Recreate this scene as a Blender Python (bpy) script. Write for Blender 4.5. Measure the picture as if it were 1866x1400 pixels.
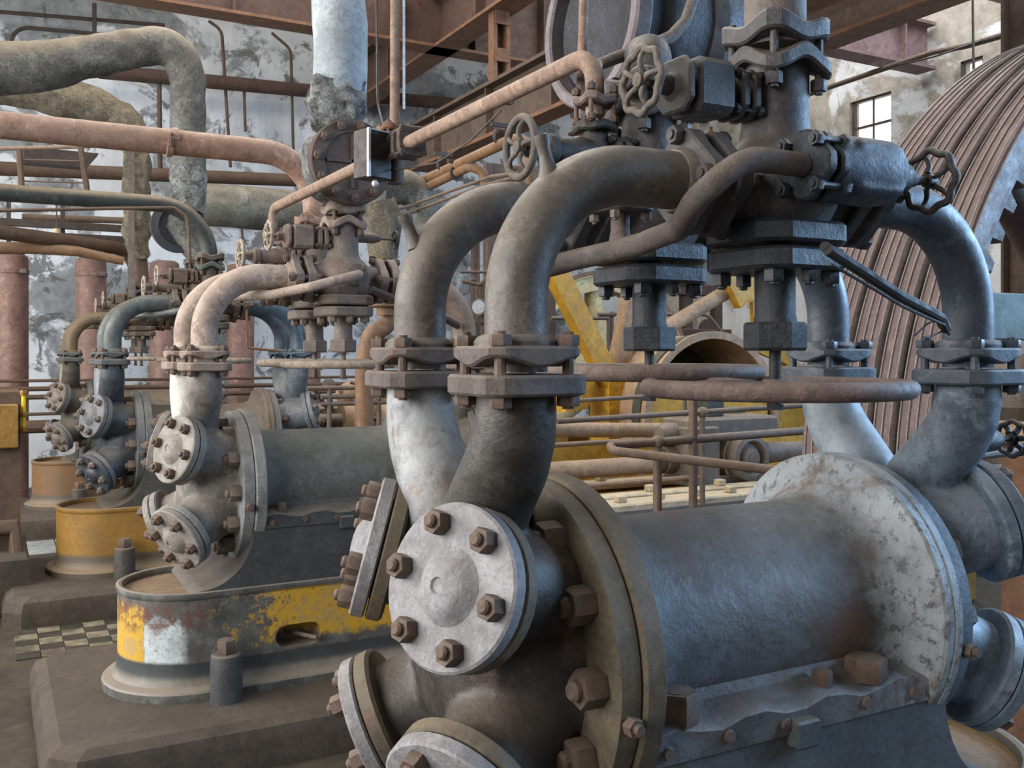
import bpy, bmesh, math, random
from mathutils import Vector, Matrix, noise as mnoise
random.seed(7)
PI = math.pi
R_ = math.radians
SC = bpy.context.scene
for o in list(bpy.data.objects): bpy.data.objects.remove(o, do_unlink=True)

# ------------------------------------------------------------------ camera
FPX, HOR, CXP = 1750.0, 645.0, 933.0
YAW = R_(28.5)
EYE = 2.0
FWD = Vector((math.sin(YAW), math.cos(YAW), 0)); RGT = Vector((math.cos(YAW), -math.sin(YAW), 0))
cam = bpy.data.cameras.new('camera'); cam_ob = bpy.data.objects.new('camera', cam)
SC.collection.objects.link(cam_ob); SC.camera = cam_ob
cam_ob.location = (0, 0, EYE)
cam_ob.rotation_euler = (R_(90), 0, -YAW)
cam.sensor_width = 36.0
cam.lens = 36.0 * FPX / 1866.0
cam.shift_y = (HOR - 700.0) / 1866.0
cam.clip_start = 0.05; cam.clip_end = 200

# ------------------------------------------------------------------ world, lights, exposure
wld = bpy.data.worlds.new('daylight'); SC.world = wld; wld.use_nodes = True
bg = wld.node_tree.nodes['Background']
bg.inputs[0].default_value = (0.93, 0.97, 1.0, 1); bg.inputs[1].default_value = 2.2
SC.view_settings.view_transform = 'Standard'; SC.view_settings.look = 'None'
SC.view_settings.exposure = 0.0; SC.view_settings.gamma = 1.0; SC.view_settings.use_curve_mapping = False

def area(name, loc, direction, sx, sy, power, col):
    l = bpy.data.lights.new(name, 'AREA'); l.shape = 'RECTANGLE'; l.size = sx; l.size_y = sy
    l.energy = power; l.color = col
    o = bpy.data.objects.new(name, l); SC.collection.objects.link(o); o.location = loc
    o.rotation_euler = Vector(direction).to_track_quat('-Z', 'Y').to_euler()
    return o
# daylight entering by the tall windows of the side walls and by the roof light
area('window_light_left', (-5.3, 6.0, 4.2), (1, 0.0, -0.22), 15.0, 4.4, 1650, (1.0, 0.965, 0.925))
area('window_light_right', (10.7, -0.2, 4.6), (-1, 0.28, -0.30), 6.4, 3.4, 1350, (0.34, 0.62, 1.0))
area('roof_light', (2.4, 8.5, 8.4), (0, 0, -1), 3.8, 9.0, 430, (1.0, 0.88, 0.74))
area('aisle_fill_light', (8.8, 6.0, 8.4), (0, 0, -1), 3.0, 10.0, 520, (0.95, 0.97, 1.0))  # added fill from overhead, brightens the right wall and the background

def at(px, py, X=None, Y=None, Z=None, D=None):
    """point in the place where the ray of a photo pixel meets a plane X=, Y=, Z= or lies at depth D"""
    d = FWD + RGT * ((px - CXP) / FPX) + Vector((0, 0, (HOR - py) / FPX))
    if X is not None: t = X / d.x
    elif Y is not None: t = Y / d.y
    elif Z is not None: t = (Z - EYE) / d.z
    else: t = D
    return Vector((0, 0, EYE)) + d * t

# ------------------------------------------------------------------ materials
def lin(c):
    out = []
    for v in c[:3]:
        v /= 255.0
        out.append(v / 12.92 if v <= 0.04045 else ((v + 0.055) / 1.055) ** 2.4)
    return (out[0], out[1], out[2], 1.0)
class NT:
    def __init__(self, name):
        self.m = bpy.data.materials.new(name); self.m.use_nodes = True
        self.t = self.m.node_tree; self.t.nodes.clear()
        self.out = self.t.nodes.new('ShaderNodeOutputMaterial')
        self.b = self.t.nodes.new('ShaderNodeBsdfPrincipled')
        self.t.links.new(self.b.outputs[0], self.out.inputs[0])
    def n(self, typ, **kw):
        nd = self.t.nodes.new(typ)
        for k, v in kw.items(): setattr(nd, k, v)
        return nd
    def l(self, a, b): self.t.links.new(a, b)
    def coord(self, world=False, scale=(1, 1, 1)):
        mp = self.n('ShaderNodeMapping'); mp.inputs['Scale'].default_value = scale
        if world:
            g = self.n('ShaderNodeNewGeometry'); self.l(g.outputs['Position'], mp.inputs[0])
        else:
            tc = self.n('ShaderNodeTexCoord'); self.l(tc.outputs['Object'], mp.inputs[0])
            oi = self.n('ShaderNodeObjectInfo'); mu = self.n('ShaderNodeMath', operation='MULTIPLY'); mu.inputs[1].default_value = 37.0
            self.l(oi.outputs['Random'], mu.inputs[0])
            cb = self.n('ShaderNodeCombineXYZ'); self.l(mu.outputs[0], cb.inputs[0]); self.l(mu.outputs[0], cb.inputs[1])
            self.l(cb.outputs[0], mp.inputs['Location'])
        return mp.outputs[0]
    def noise(self, co, scale, detail=6, rough=0.6, dist=0.0):
        nz = self.n('ShaderNodeTexNoise'); nz.inputs['Scale'].default_value = scale
        nz.inputs['Detail'].default_value = detail; nz.inputs['Roughness'].default_value = rough
        nz.inputs['Distortion'].default_value = dist
        self.l(co, nz.inputs['Vector']); return nz.outputs['Fac']
    def ramp(self, fac, lo, hi, v0=0.0, v1=1.0):
        r = self.n('ShaderNodeMapRange'); r.clamp = True
        r.inputs['From Min'].default_value = lo; r.inputs['From Max'].default_value = hi
        r.inputs['To Min'].default_value = v0; r.inputs['To Max'].default_value = v1
        self.l(fac, r.inputs['Value']); return r.outputs[0]
    def math(self, op, a, b):
        m = self.n('ShaderNodeMath', operation=op)
        for i, x in enumerate((a, b)):
            if isinstance(x, (int, float)): m.inputs[i].default_value = x
            else: self.l(x, m.inputs[i])
        return m.outputs[0]
    def mix(self, fac, a, b):
        m = self.n('ShaderNodeMix', data_type='RGBA')
        if isinstance(fac, (int, float)): m.inputs[0].default_value = fac
        else: self.l(fac, m.inputs[0])
        for i, x in ((6, a), (7, b)):
            if isinstance(x, tuple): m.inputs[i].default_value = x
            else: self.l(x, m.inputs[i])
        return m.outputs[2]
    def bump(self, h, strength, dist=0.01):
        b = self.n('ShaderNodeBump'); b.inputs['Strength'].default_value = strength; b.inputs['Distance'].default_value = dist
        self.l(h, b.inputs['Height']); self.l(b.outputs[0], self.b.inputs['Normal'])

RUST = (92, 66, 52); DUST = (152, 136, 118)
def weathered(name, c1, c2, c3=None, rust=0.0, dust=0.3, rough=0.6, scale=4.0, bump=0.35, dustc=DUST, world=False,
              spec=0.4, rustc=RUST, speck=0.35, pale=None, palex=None, grimy=0.6):
    t = NT(name); co = t.coord(world)
    big = t.ramp(t.noise(co, scale, 8, 0.7, 0.3), 0.40, 0.60)
    col = t.mix(big, lin(c1), lin(c2))
    grime = t.ramp(t.noise(co, scale * 2.3, 9, 0.74, 0.5), 0.48, 0.62, 0, grimy)      # irregular old grime patches
    col = t.mix(grime, col, lin(tuple(int(v * 0.62 + w * 0.08) for v, w in zip(c1, (96, 76, 58)))))
    worn = t.ramp(t.noise(co, scale * 1.7, 10, 0.76, 0.8), 0.54, 0.64, 0, 0.6)
    col = t.mix(worn, col, lin(tuple(min(230, int(v * 1.22 + 10)) for v in c2)))
    fine = t.noise(co, scale * 14, 5, 0.7)
    c3 = c3 or tuple(int(v * 0.55) for v in c1)
    col = t.mix(t.ramp(fine, 0.50, 0.66, 0, speck * 1.4), col, lin(c3))
    lightspk = t.ramp(t.noise(co, scale * 9, 4, 0.6), 0.60, 0.72, 0, speck * 0.8)
    col = t.mix(lightspk, col, lin(tuple(min(235, int(v * 1.35 + 14)) for v in c2)))
    if pale:                                    # pale whitewashed paint on one branch of the casting
        tc = t.n('ShaderNodeTexCoord'); sp = t.n('ShaderNodeSeparateXYZ'); t.l(tc.outputs['Object'], sp.inputs[0])
        wob = t.math('ADD', sp.outputs[1], t.math('MULTIPLY', t.math('SUBTRACT', t.noise(co, 5, 5), 0.5), 0.30))
        m1 = t.math('MULTIPLY', t.ramp(wob, -0.06, 0.12), t.ramp(t.noise(co, 11, 8, 0.75), 0.32, 0.56, 0.15, 0.95))
        m2 = t.ramp(t.math('ADD', sp.outputs[2], t.math('MULTIPLY', t.math('SUBTRACT', t.noise(co, 7, 6), 0.5), 0.3)), 1.40, 1.66)
        col = t.mix(t.math('MULTIPLY', t.math('MULTIPLY', m1, m2), 0.85), col, lin(pale))
    if palex:                                   # pale worn paint towards one end of the casting
        tc = t.n('ShaderNodeTexCoord'); sp = t.n('ShaderNodeSeparateXYZ'); t.l(tc.outputs['Object'], sp.inputs[0])
        wob = t.math('ADD', sp.outputs[0], t.math('MULTIPLY', t.math('SUBTRACT', t.noise(co, 5, 7, 0.7), 0.5), 0.5))
        spk = t.ramp(t.noise(co, 26, 8, 0.75), 0.52, 0.60)
        pc = t.mix(spk, lin(palex[0]), lin(palex[1]))
        col = t.mix(t.ramp(wob, palex[2], palex[3], 0, 0.8), col, pc)
    if rust > 0:
        rn = t.noise(co, scale * 1.3, 8, 0.72, 0.6)
        rm = t.ramp(rn, 0.66 - rust * 0.35, 0.76 - rust * 0.30)
        rc = t.mix(t.ramp(fine, 0.35, 0.65), lin(rustc), lin(tuple(int(v * 1.2) for v in rustc)))
        col = t.mix(t.math('MULTIPLY', rm, 0.9), col, rc)
    if dust > 0:
        g = t.n('ShaderNodeNewGeometry'); s = t.n('ShaderNodeSeparateXYZ'); t.l(g.outputs['Normal'], s.inputs[0])
        up = t.ramp(s.outputs[2], 0.05, 0.95)
        dn = t.ramp(t.noise(co, scale * 2.2, 6, 0.7), 0.25, 0.7, 0.45, 1.0)
        col = t.mix(t.math('MULTIPLY', t.math('MULTIPLY', up, dn), dust), col, lin(dustc))
    t.l(col, t.b.inputs['Base Color'])
    rr = t.ramp(t.noise(co, scale * 3, 4), 0.3, 0.7, max(0.05, rough - 0.14), min(1, rough + 0.14))
    t.l(rr, t.b.inputs['Roughness'])
    t.b.inputs['Specular IOR Level'].default_value = spec
    if bump: t.bump(t.math('ADD', t.noise(co, scale * 8, 8, 0.7), t.math('MULTIPLY', fine, 0.7)), min(1.0, bump * 1.2), 0.006)
    return t.m

M = {}
M['nut'] = weathered('rusty nut iron', (106, 88, 77), (88, 72, 63), (56, 46, 41), 0.2, 0.35, 0.62, 16, 0.4)
M['nut_grey'] = weathered('grey nut iron', (120, 108, 98), (92, 84, 78), (60, 52, 46), 0.2, 0.3, 0.55, 16, 0.4)
M['nut_oil'] = weathered('oily black nut', (38, 44, 52), (30, 34, 40), (18, 18, 22), 0.0, 0.0, 0.3, 16, 0.3, spec=0.6)
M['oil'] = weathered('oil blackened casting', (32, 36, 42), (44, 48, 54), (18, 18, 20), 0.0, 0.04, 0.34, 7, 0.5, spec=0.35)
M['wheel_dark'] = weathered('greasy brown wheel', (84, 76, 70), (100, 92, 84), (54, 46, 42), 0.1, 0.3, 0.5, 9, 0.6)
M['moss'] = weathered('mossy grey insulation', (112, 112, 104), (86, 84, 74), (46, 44, 38), 0.0, 0.3, 0.85, 5, 1.0, speck=0.6)
M['wheel'] = weathered('brown handwheel iron', (98, 80, 76), (118, 100, 94), (66, 52, 48), 0.2, 0.4, 0.6, 9, 0.4)
M['wheel_pale'] = weathered('dusty handwheel iron', (140, 126, 112), (158, 146, 130), (96, 82, 70), 0.15, 0.5, 0.65, 9, 0.4)
# palette for each compressor: pipe, body, head, cover, ring, cyl, bed, flange, valve
PAL = [
 dict(pipe=weathered('dusky arch pipe paint', (78, 73, 68), (96, 89, 82), (56, 48, 43), 0.16, 0.5, 0.46, 5, 0.22, dustc=(142, 132, 120), grimy=0.45),
      pipe2=weathered('blue lit grey arch pipe', (62, 72, 84), (80, 88, 98), (48, 52, 60), 0.06, 0.32, 0.44, 5, 0.2, dustc=(128, 130, 130), grimy=0.35),  # far-end pipes: blue window light put into the colour
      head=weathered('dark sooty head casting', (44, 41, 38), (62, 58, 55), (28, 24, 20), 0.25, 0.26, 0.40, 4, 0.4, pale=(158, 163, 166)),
      head2=weathered('blue lit dusty head casting', (86, 100, 114), (118, 130, 142), (52, 58, 66), 0.06, 0.45, 0.45, 4, 0.4, dustc=(168, 176, 180), pale=(168, 178, 186)),  # far head: blue light from the right mixed into the casting colour
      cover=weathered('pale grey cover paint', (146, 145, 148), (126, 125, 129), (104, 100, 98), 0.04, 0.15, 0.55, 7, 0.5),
      cover2=weathered('blue lit cover paint', (104, 120, 134), (84, 98, 112), (60, 66, 74), 0.04, 0.15, 0.5, 7, 0.4),  # far covers, tinted with the blue light of that end
      ring=weathered('olive grey flange', (100, 90, 72), (84, 76, 62), (54, 46, 36), 0.15, 0.34, 0.62, 5, 0.3),
      cyl=weathered('grey cylinder jacket', (100, 104, 108), (72, 70, 68), (46, 40, 37), 0.45, 0.18, 0.44, 3.2, 0.5, dustc=(160, 160, 158), rustc=(80, 62, 52), palex=((156, 164, 170), (84, 90, 92), 0.26, 0.46)),
      bed=weathered('slate bed paint', (84, 88, 90), (66, 70, 74), (52, 48, 44), 0.12, 0.3, 0.6, 4, 0.35),
      flange=weathered('rusty plate flange', (104, 92, 86), (80, 74, 74), (62, 50, 46), 0.25, 0.4, 0.6, 8, 0.6),
      valve=weathered('dark valve casting', (58, 57, 60), (74, 70, 70), (36, 34, 34), 0.15, 0.32, 0.45, 6, 0.45),
      small=weathered('black small valve', (40, 38, 38), (56, 52, 49), (26, 24, 24), 0.1, 0.14, 0.36, 10, 0.6, spec=0.5)),
 dict(pipe=weathered('tan dusted arch pipe', (146, 128, 116), (164, 148, 136), (110, 88, 72), 0.14, 0.5, 0.6, 5, 0.25, dustc=(188, 172, 156)),
      head=weathered('grey brown head casting', (108, 104, 100), (130, 124, 118), (70, 62, 56), 0.14, 0.4, 0.55, 5, 0.4, pale=(206, 204, 198)),
      cover=weathered('chalky cover paint', (146, 141, 135), (124, 119, 114), (98, 88, 78), 0.08, 0.2, 0.6, 8, 0.5),
      ring=weathered('grey green flange paint', (136, 140, 140), (112, 114, 112), (84, 78, 70), 0.05, 0.3, 0.55, 6, 0.3),
      cyl=weathered('slate cylinder jacket', (104, 110, 108), (90, 92, 90), (72, 62, 52), 0.1, 0.4, 0.55, 3, 0.3, dustc=(128, 128, 120), rustc=(86, 64, 50)),
      bed=weathered('dark slate bed', (74, 78, 82), (62, 64, 66), (48, 44, 42), 0.1, 0.4, 0.6, 4, 0.35),
      flange=weathered('dusty plate flange', (148, 130, 118), (122, 108, 98), (90, 72, 62), 0.2, 0.45, 0.65, 8, 0.5, dustc=(184, 170, 156)),
      valve=weathered('dusty valve casting', (122, 110, 102), (104, 94, 88), (74, 62, 56), 0.18, 0.45, 0.6, 6, 0.4, dustc=(166, 152, 138)),
      small=weathered('dusty small valve', (128, 112, 102), (108, 94, 86), (76, 62, 54), 0.2, 0.45, 0.6, 10, 0.5)),
 dict(pipe=weathered('dark teal arch pipe', (66, 74, 76), (82, 88, 88), (48, 50, 50), 0.1, 0.5, 0.5, 5, 0.25, dustc=(122, 118, 106)),
      head=weathered('black blue head casting', (54, 60, 68), (70, 76, 82), (36, 38, 40), 0.06, 0.3, 0.45, 4, 0.4, pale=(120, 124, 124)),
      cover=weathered('slate cover', (112, 114, 118), (92, 94, 98), (66, 64, 62), 0.06, 0.2, 0.55, 8, 0.4),
      ring=weathered('slate flange', (98, 104, 106), (84, 88, 90), (60, 60, 58), 0.05, 0.3, 0.55, 6, 0.3),
      cyl=weathered('brown dusty jacket', (98, 86, 72), (84, 76, 66), (60, 50, 42), 0.12, 0.4, 0.6, 3, 0.3),
      bed=weathered('dim bed paint', (74, 72, 68), (64, 60, 56), (46, 42, 38), 0.1, 0.4, 0.6, 4, 0.35),
      flange=weathered('slate plate flange', (84, 88, 88), (68, 72, 72), (52, 48, 44), 0.12, 0.4, 0.6, 8, 0.5),
      valve=weathered('brown valve casting', (92, 80, 68), (76, 68, 60), (52, 44, 38), 0.2, 0.4, 0.6, 6, 0.4),
      small=weathered('brown small valve', (104, 88, 74), (86, 72, 62), (58, 48, 40), 0.2, 0.4, 0.6, 10, 0.5)),
]
PAL.append(dict(PAL[2], pipe=weathered('brown arch pipe', (106, 88, 66), (90, 78, 62), (60, 50, 40), 0.16, 0.5, 0.6, 5, 0.25, dustc=(134, 116, 90)),
      head=weathered('brown head casting', (86, 78, 66), (70, 64, 56), (44, 38, 32), 0.1, 0.35, 0.55, 4, 0.4, pale=(150, 142, 126)),
      cover=weathered('taupe cover', (120, 112, 104), (98, 92, 86), (66, 60, 54), 0.06, 0.2, 0.6, 8, 0.4)))
for P in PAL:
    P.setdefault('pipe2', P['pipe']); P.setdefault('head2', P['head']); P.setdefault('cover2', P['cover']); P.setdefault('dome', P['cyl'])
PAL[2]['pipe2'] = weathered('blue lit arch pipe', (62, 78, 92), (76, 90, 102), (44, 50, 56), 0.05, 0.3, 0.4, 5, 0.2)  # far-end copies of this machine, blue light put into their colours
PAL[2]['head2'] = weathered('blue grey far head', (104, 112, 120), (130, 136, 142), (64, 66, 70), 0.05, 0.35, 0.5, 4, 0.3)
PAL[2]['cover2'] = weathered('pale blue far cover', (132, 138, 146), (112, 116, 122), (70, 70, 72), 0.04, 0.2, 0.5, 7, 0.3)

M['pink'] = weathered('pinkish brown pipe paint', (144, 114, 98), (154, 126, 110), (108, 80, 66), 0.12, 0.5, 0.6, 6, 0.3, dustc=(190, 160, 138))
M['rustpipe'] = weathered('scaly rust pipe', (134, 108, 94), (150, 128, 112), (94, 74, 64), 0.2, 0.5, 0.65, 9, 0.6, dustc=(178, 156, 138))
M['orange'] = weathered('orange brown pipe', (130, 98, 70), (112, 84, 60), (88, 62, 44), 0.2, 0.45, 0.6, 7, 0.3)
M['blackpipe'] = weathered('black pipe tar', (44, 50, 50), (58, 62, 60), (28, 30, 30), 0.04, 0.85, 0.45, 5, 0.3, dustc=(148, 126, 94))
M['brownpipe'] = weathered('dull brown pipe', (92, 73, 58), (80, 62, 50), (54, 42, 34), 0.2, 0.45, 0.65, 5, 0.3, dustc=(120, 98, 76))
M['receiver'] = weathered('plum brown receiver paint', (120, 92, 84), (132, 104, 94), (90, 66, 58), 0.08, 0.2, 0.6, 3, 0.2)
M['girder'] = weathered('red brown girder paint', (80, 60, 51), (68, 51, 45), (56, 40, 34), 0.2, 0.2, 0.7, 3, 0.3)
M['girder_edge'] = weathered('orange rust girder edge', (116, 82, 58), (98, 70, 52), (76, 50, 36), 0.25, 0.2, 0.7, 4, 0.3)
M['girder_dark'] = weathered('dark brown girder', (84, 68, 56), (70, 58, 50), (46, 38, 34), 0.15, 0.25, 0.7, 3, 0.3)
M['girder_pink'] = weathered('plum girder paint', (142, 116, 116), (122, 98, 96), (88, 66, 64), 0.1, 0.1, 0.7, 3, 0.2)
M['insul'] = weathered('white insulation skin', (174, 182, 188), (134, 144, 150), (84, 88, 84), 0.03, 0.05, 0.5, 3.2, 0.5, speck=0.3, grimy=0.45)
M['insul_dark'] = weathered('tarred insulation', (78, 78, 74), (108, 108, 104), (40, 40, 38), 0.0, 0.75, 0.6, 4, 0.9, dustc=(150, 132, 108), speck=0.6)
M['insul_torn'] = weathered('torn insulation cork', (88, 84, 74), (126, 116, 98), (40, 37, 32), 0.0, 0.25, 0.85, 9, 1.0, dustc=(160, 146, 116), speck=0.7)
M['ironcover'] = weathered('rusty blind flange', (92, 76, 68), (76, 66, 62), (54, 44, 40), 0.25, 0.3, 0.6, 7, 0.4)
M['tin'] = weathered('brown enamel tin', (44, 33, 30), (36, 28, 26), (24, 19, 19), 0.05, 0.0, 0.5, 6, 0.1, spec=0.3, grimy=0.2, speck=0.1)
M['chrome'] = weathered('bright metal', (190, 194, 198), (170, 174, 178), (120, 120, 120), 0, 0, 0.25, 9, 0.1, spec=0.9)
M['blackdrum'] = weathered('tar black drum', (26, 28, 32), (52, 54, 66), (16, 16, 18), 0.0, 0.06, 0.45, 5, 0.9, speck=0.7, spec=0.6)
M['drumring'] = weathered('grey lilac drum ring', (120, 112, 116), (102, 94, 96), (74, 62, 62), 0.15, 0.3, 0.6, 6, 0.3)
M['roughpipe'] = weathered('crusted grey pipe', (108, 102, 98), (128, 120, 114), (64, 58, 56), 0.15, 0.4, 0.65, 12, 0.9)
M['rope'] = weathered('tarred rope', (70, 62, 60), (86, 76, 72), (44, 38, 36), 0, 0.15, 0.8, 16, 0.9)
M['rim'] = weathered('plum brown rope wheel', (98, 82, 82), (108, 92, 91), (78, 62, 62), 0.06, 0.15, 0.62, 3, 0.2, dustc=(130, 116, 114), grimy=0.3)
M['rim_edge'] = weathered('worn wheel edge', (146, 136, 132), (122, 112, 108), (84, 70, 62), 0.12, 0.25, 0.6, 6, 0.4)
M['tooth'] = weathered('dark gear iron', (74, 68, 64), (94, 86, 80), (46, 40, 38), 0.15, 0.3, 0.6, 8, 0.4)
M['yellow'] = weathered('yellow machine paint', (196, 148, 38), (176, 132, 42), (120, 88, 40), 0.05, 0.45, 0.5, 5, 0.25, dustc=(176, 146, 88))
M['ochre'] = weathered('ochre machine paint', (150, 112, 40), (128, 96, 44), (84, 64, 36), 0.08, 0.45, 0.6, 5, 0.3, dustc=(150, 124, 84))
M['cream'] = weathered('cream wheel paint', (206, 190, 142), (186, 164, 116), (140, 104, 66), 0.08, 0.2, 0.55, 6, 0.3)
M['tan'] = weathered('tan dusty guard', (160, 132, 104), (146, 120, 94), (110, 84, 62), 0.08, 0.3, 0.65, 5, 0.25)
M['greendark'] = weathered('dark green guard', (56, 60, 50), (66, 68, 58), (36, 38, 32), 0.05, 0.15, 0.6, 5, 0.2)
M['steelgrey'] = weathered('grey crosshead iron', (112, 102, 92), (94, 86, 80), (62, 54, 50), 0.12, 0.45, 0.55, 6, 0.35)
M['dustledge'] = weathered('dust laden ledge', (186, 170, 142), (168, 150, 122), (128, 108, 84), 0, 0.5, 0.8, 6, 0.3, dustc=(206, 192, 164))
M['rail'] = weathered('brown hand rail pipe', (108, 90, 76), (94, 78, 66), (66, 52, 44), 0.12, 0.35, 0.6, 9, 0.3)
M['concrete'] = weathered('dusty concrete plinth', (76, 67, 58), (60, 53, 46), (44, 38, 33), 0, 0.22, 0.85, 2.5, 0.5, dustc=(104, 93, 82), world=True)
M['floor'] = weathered('dirty floor', (74, 66, 54), (58, 52, 44), (40, 36, 32), 0, 0, 0.6, 1.6, 0.3, world=True)
M['tile_cream'] = weathered('cream floor tile', (140, 132, 110), (70, 62, 52), (62, 55, 46), 0, 0, 0.6, 3.0, 0.2, world=True)
M['tile_dark'] = weathered('dark floor tile', (66, 60, 52), (50, 46, 40), (34, 32, 30), 0, 0, 0.55, 3.0, 0.2, world=True)
M['lit_tile'] = weathered('window lit far floor tile', (150, 156, 158), (126, 130, 130), (90, 90, 88), 0, 0, 0.5, 4.0, 0.2, world=True)  # paleness is far window light painted into the tile colour
M['teal'] = weathered('grey green panel', (104, 118, 116), (90, 102, 102), (70, 78, 78), 0.04, 0.15, 0.6, 4, 0.2)
M['rubber'] = weathered('black rubber strip', (36, 36, 38), (46, 44, 44), (24, 24, 26), 0, 0.1, 0.7, 9, 0.2)
M['wire'] = weathered('wire', (60, 52, 48), (70, 60, 54), (40, 34, 32), 0, 0, 0.5, 9, 0)
M['brightyellow'] = weathered('bright yellow enamel', (232, 196, 24), (222, 182, 20), (150, 116, 20), 0, 0.1, 0.4, 9, 0.1)
M['sand'] = weathered('settled dust in the tray', (152, 126, 100), (136, 112, 90), (104, 84, 66), 0, 0.2, 0.9, 8, 0.4)

def glassmat():
    t = NT('window glass'); t.t.nodes.remove(t.b)
    tr = t.n('ShaderNodeBsdfTransparent'); gl = t.n('ShaderNodeBsdfGlossy'); gl.inputs['Roughness'].default_value = 0.15
    mx = t.n('ShaderNodeMixShader'); mx.inputs[0].default_value = 0.08
    t.l(tr.outputs[0], mx.inputs[1]); t.l(gl.outputs[0], mx.inputs[2]); t.l(mx.outputs[0], t.out.inputs[0]); return t.m
M['glass'] = glassmat()

def wallmat(name, white, grey, dark, stain, t1, t2):
    t = NT(name); co = t.coord(True); cs = t.coord(True, (1.0, 1.0, 0.28))
    soft = t.ramp(t.noise(co, 0.9, 6, 0.6, 0.4), 0.3, 0.7)
    col = t.mix(soft, lin(white), lin(tuple(int(v * 0.84) for v in white)))
    flake = t.ramp(t.noise(co, 0.55, 12, 0.66, 0.5), t1, t1 + 0.035)
    col = t.mix(flake, col, t.mix(t.ramp(t.noise(co, 5, 6, 0.7), 0.35, 0.65), lin(grey), lin(tuple(int(v * 0.75) for v in grey))))
    flake2 = t.ramp(t.noise(co, 1.7, 10, 0.72, 0.8), t2, t2 + 0.04)
    col = t.mix(t.math('MULTIPLY', flake2, 0.85), col, lin(dark))
    st = t.ramp(t.noise(cs, 1.6, 7, 0.65, 0.3), 0.5, 0.72, 0, 0.6)
    col = t.mix(st, col, lin(stain))
    t.l(col, t.b.inputs['Base Color']); t.b.inputs['Roughness'].default_value = 0.85
    t.bump(t.math('ADD', flake, t.noise(co, 12, 6, 0.7)), 0.5, 0.02); return t.m
M['wall_back'] = wallmat('peeling blue white limewash', (222, 228, 234), (150, 156, 160), (84, 84, 82), (158, 162, 166), 0.51, 0.545)
M['wall_right'] = wallmat('flaking cream plaster', (216, 217, 216), (176, 168, 154), (118, 112, 106), (170, 164, 156), 0.49, 0.59)
M['ceiling'] = weathered('dim ceiling boards', (120, 110, 100), (96, 88, 82), (60, 54, 50), 0, 0, 0.8, 2, 0.3, world=True)

def tubmat():
    """cast base painted yellow, white and black, worn to grey iron"""
    t = NT('worn striped base paint'); tc = t.n('ShaderNodeTexCoord'); co = tc.outputs['Object']
    sp = t.n('ShaderNodeSeparateXYZ'); t.l(co, sp.inputs[0])
    nz = t.noise(co, 7, 8, 0.7); fine = t.noise(co, 40, 6, 0.7); mid = t.noise(co, 13, 7, 0.75, 0.4)
    iron = t.mix(t.ramp(nz, 0.35, 0.65), lin((92, 92, 88)), lin((66, 66, 64)))
    yel = t.mix(t.ramp(fine, 0.56, 0.7), lin((190, 150, 46)), lin((108, 88, 48)))
    whi = t.mix(t.ramp(fine, 0.5, 0.7), lin((186, 196, 200)), lin((116, 122, 122)))
    z = sp.outputs[2]; wx = t.math('ADD', sp.outputs[0], t.math('MULTIPLY', t.math('SUBTRACT', nz, 0.5), 0.05))
    zw = t.math('ADD', z, t.math('MULTIPLY', t.math('SUBTRACT', mid, 0.5), 0.16))
    body = t.math('MULTIPLY', t.ramp(z, 0.395, 0.41), t.ramp(zw, 0.70, 0.66))
    mw = t.math('MULTIPLY', t.ramp(wx, -1.07, -1.06), t.ramp(wx, -0.86, -0.90))
    my1 = t.ramp(wx, -1.06, -1.07)
    edge = t.math('ADD', wx, t.math('MULTIPLY', t.math('SUBTRACT', mid, 0.5), 1.1))
    my2 = t.math('MULTIPLY', t.ramp(edge, -0.47, -0.41), t.ramp(zw, 0.44, 0.47))
    col = iron
    lowlim = t.ramp(zw, 0.64, 0.58)
    col = t.mix(t.math('MULTIPLY', t.math('MULTIPLY', mw, body), lowlim), col, whi)
    col = t.mix(t.math('MULTIPLY', my1, body), col, yel)
    col = t.mix(t.math('MULTIPLY', my2, t.ramp(z, 0.735, 0.72)), col, yel)
    fleck = t.math('MULTIPLY', t.ramp(t.noise(co, 22, 8, 0.75), 0.54, 0.60), t.math('MULTIPLY', t.ramp(wx, -0.80, -0.60), t.ramp(z, 0.43, 0.47)))
    col = t.mix(t.math('MULTIPLY', fleck, t.ramp(z, 0.735, 0.72, 0, 0.8)), col, yel)
    smear = t.ramp(t.noise(co, 9, 8, 0.72), 0.48, 0.62, 0, 0.45); col = t.mix(smear, col, lin((128, 130, 126)))
    rust = t.math('MULTIPLY', t.ramp(mid, 0.46, 0.53), t.math('MULTIPLY', t.ramp(zw, 0.55, 0.60), t.math('MULTIPLY', t.ramp(zw, 0.73, 0.69), t.ramp(wx, -0.74, -0.80))))
    col = t.mix(t.math('MULTIPLY', rust, 0.8), col, lin((98, 62, 50)))
    band = t.math('MULTIPLY', t.ramp(z, 0.40, 0.39), t.ramp(z, 0.31, 0.33))
    col = t.mix(t.math('MULTIPLY', band, 0.85), col, lin((46, 52, 56)))
    g = t.n('ShaderNodeNewGeometry'); s = t.n('ShaderNodeSeparateXYZ'); t.l(g.outputs['Normal'], s.inputs[0])
    col = t.mix(t.ramp(s.outputs[2], 0.15, 0.8, 0, 0.75), col, lin((140, 128, 114)))
    t.l(col, t.b.inputs['Base Color']); t.b.inputs['Roughness'].default_value = 0.55
    t.bump(t.math('ADD', nz, fine), 0.35, 0.006); return t.m
M['tub'] = tubmat()
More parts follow.
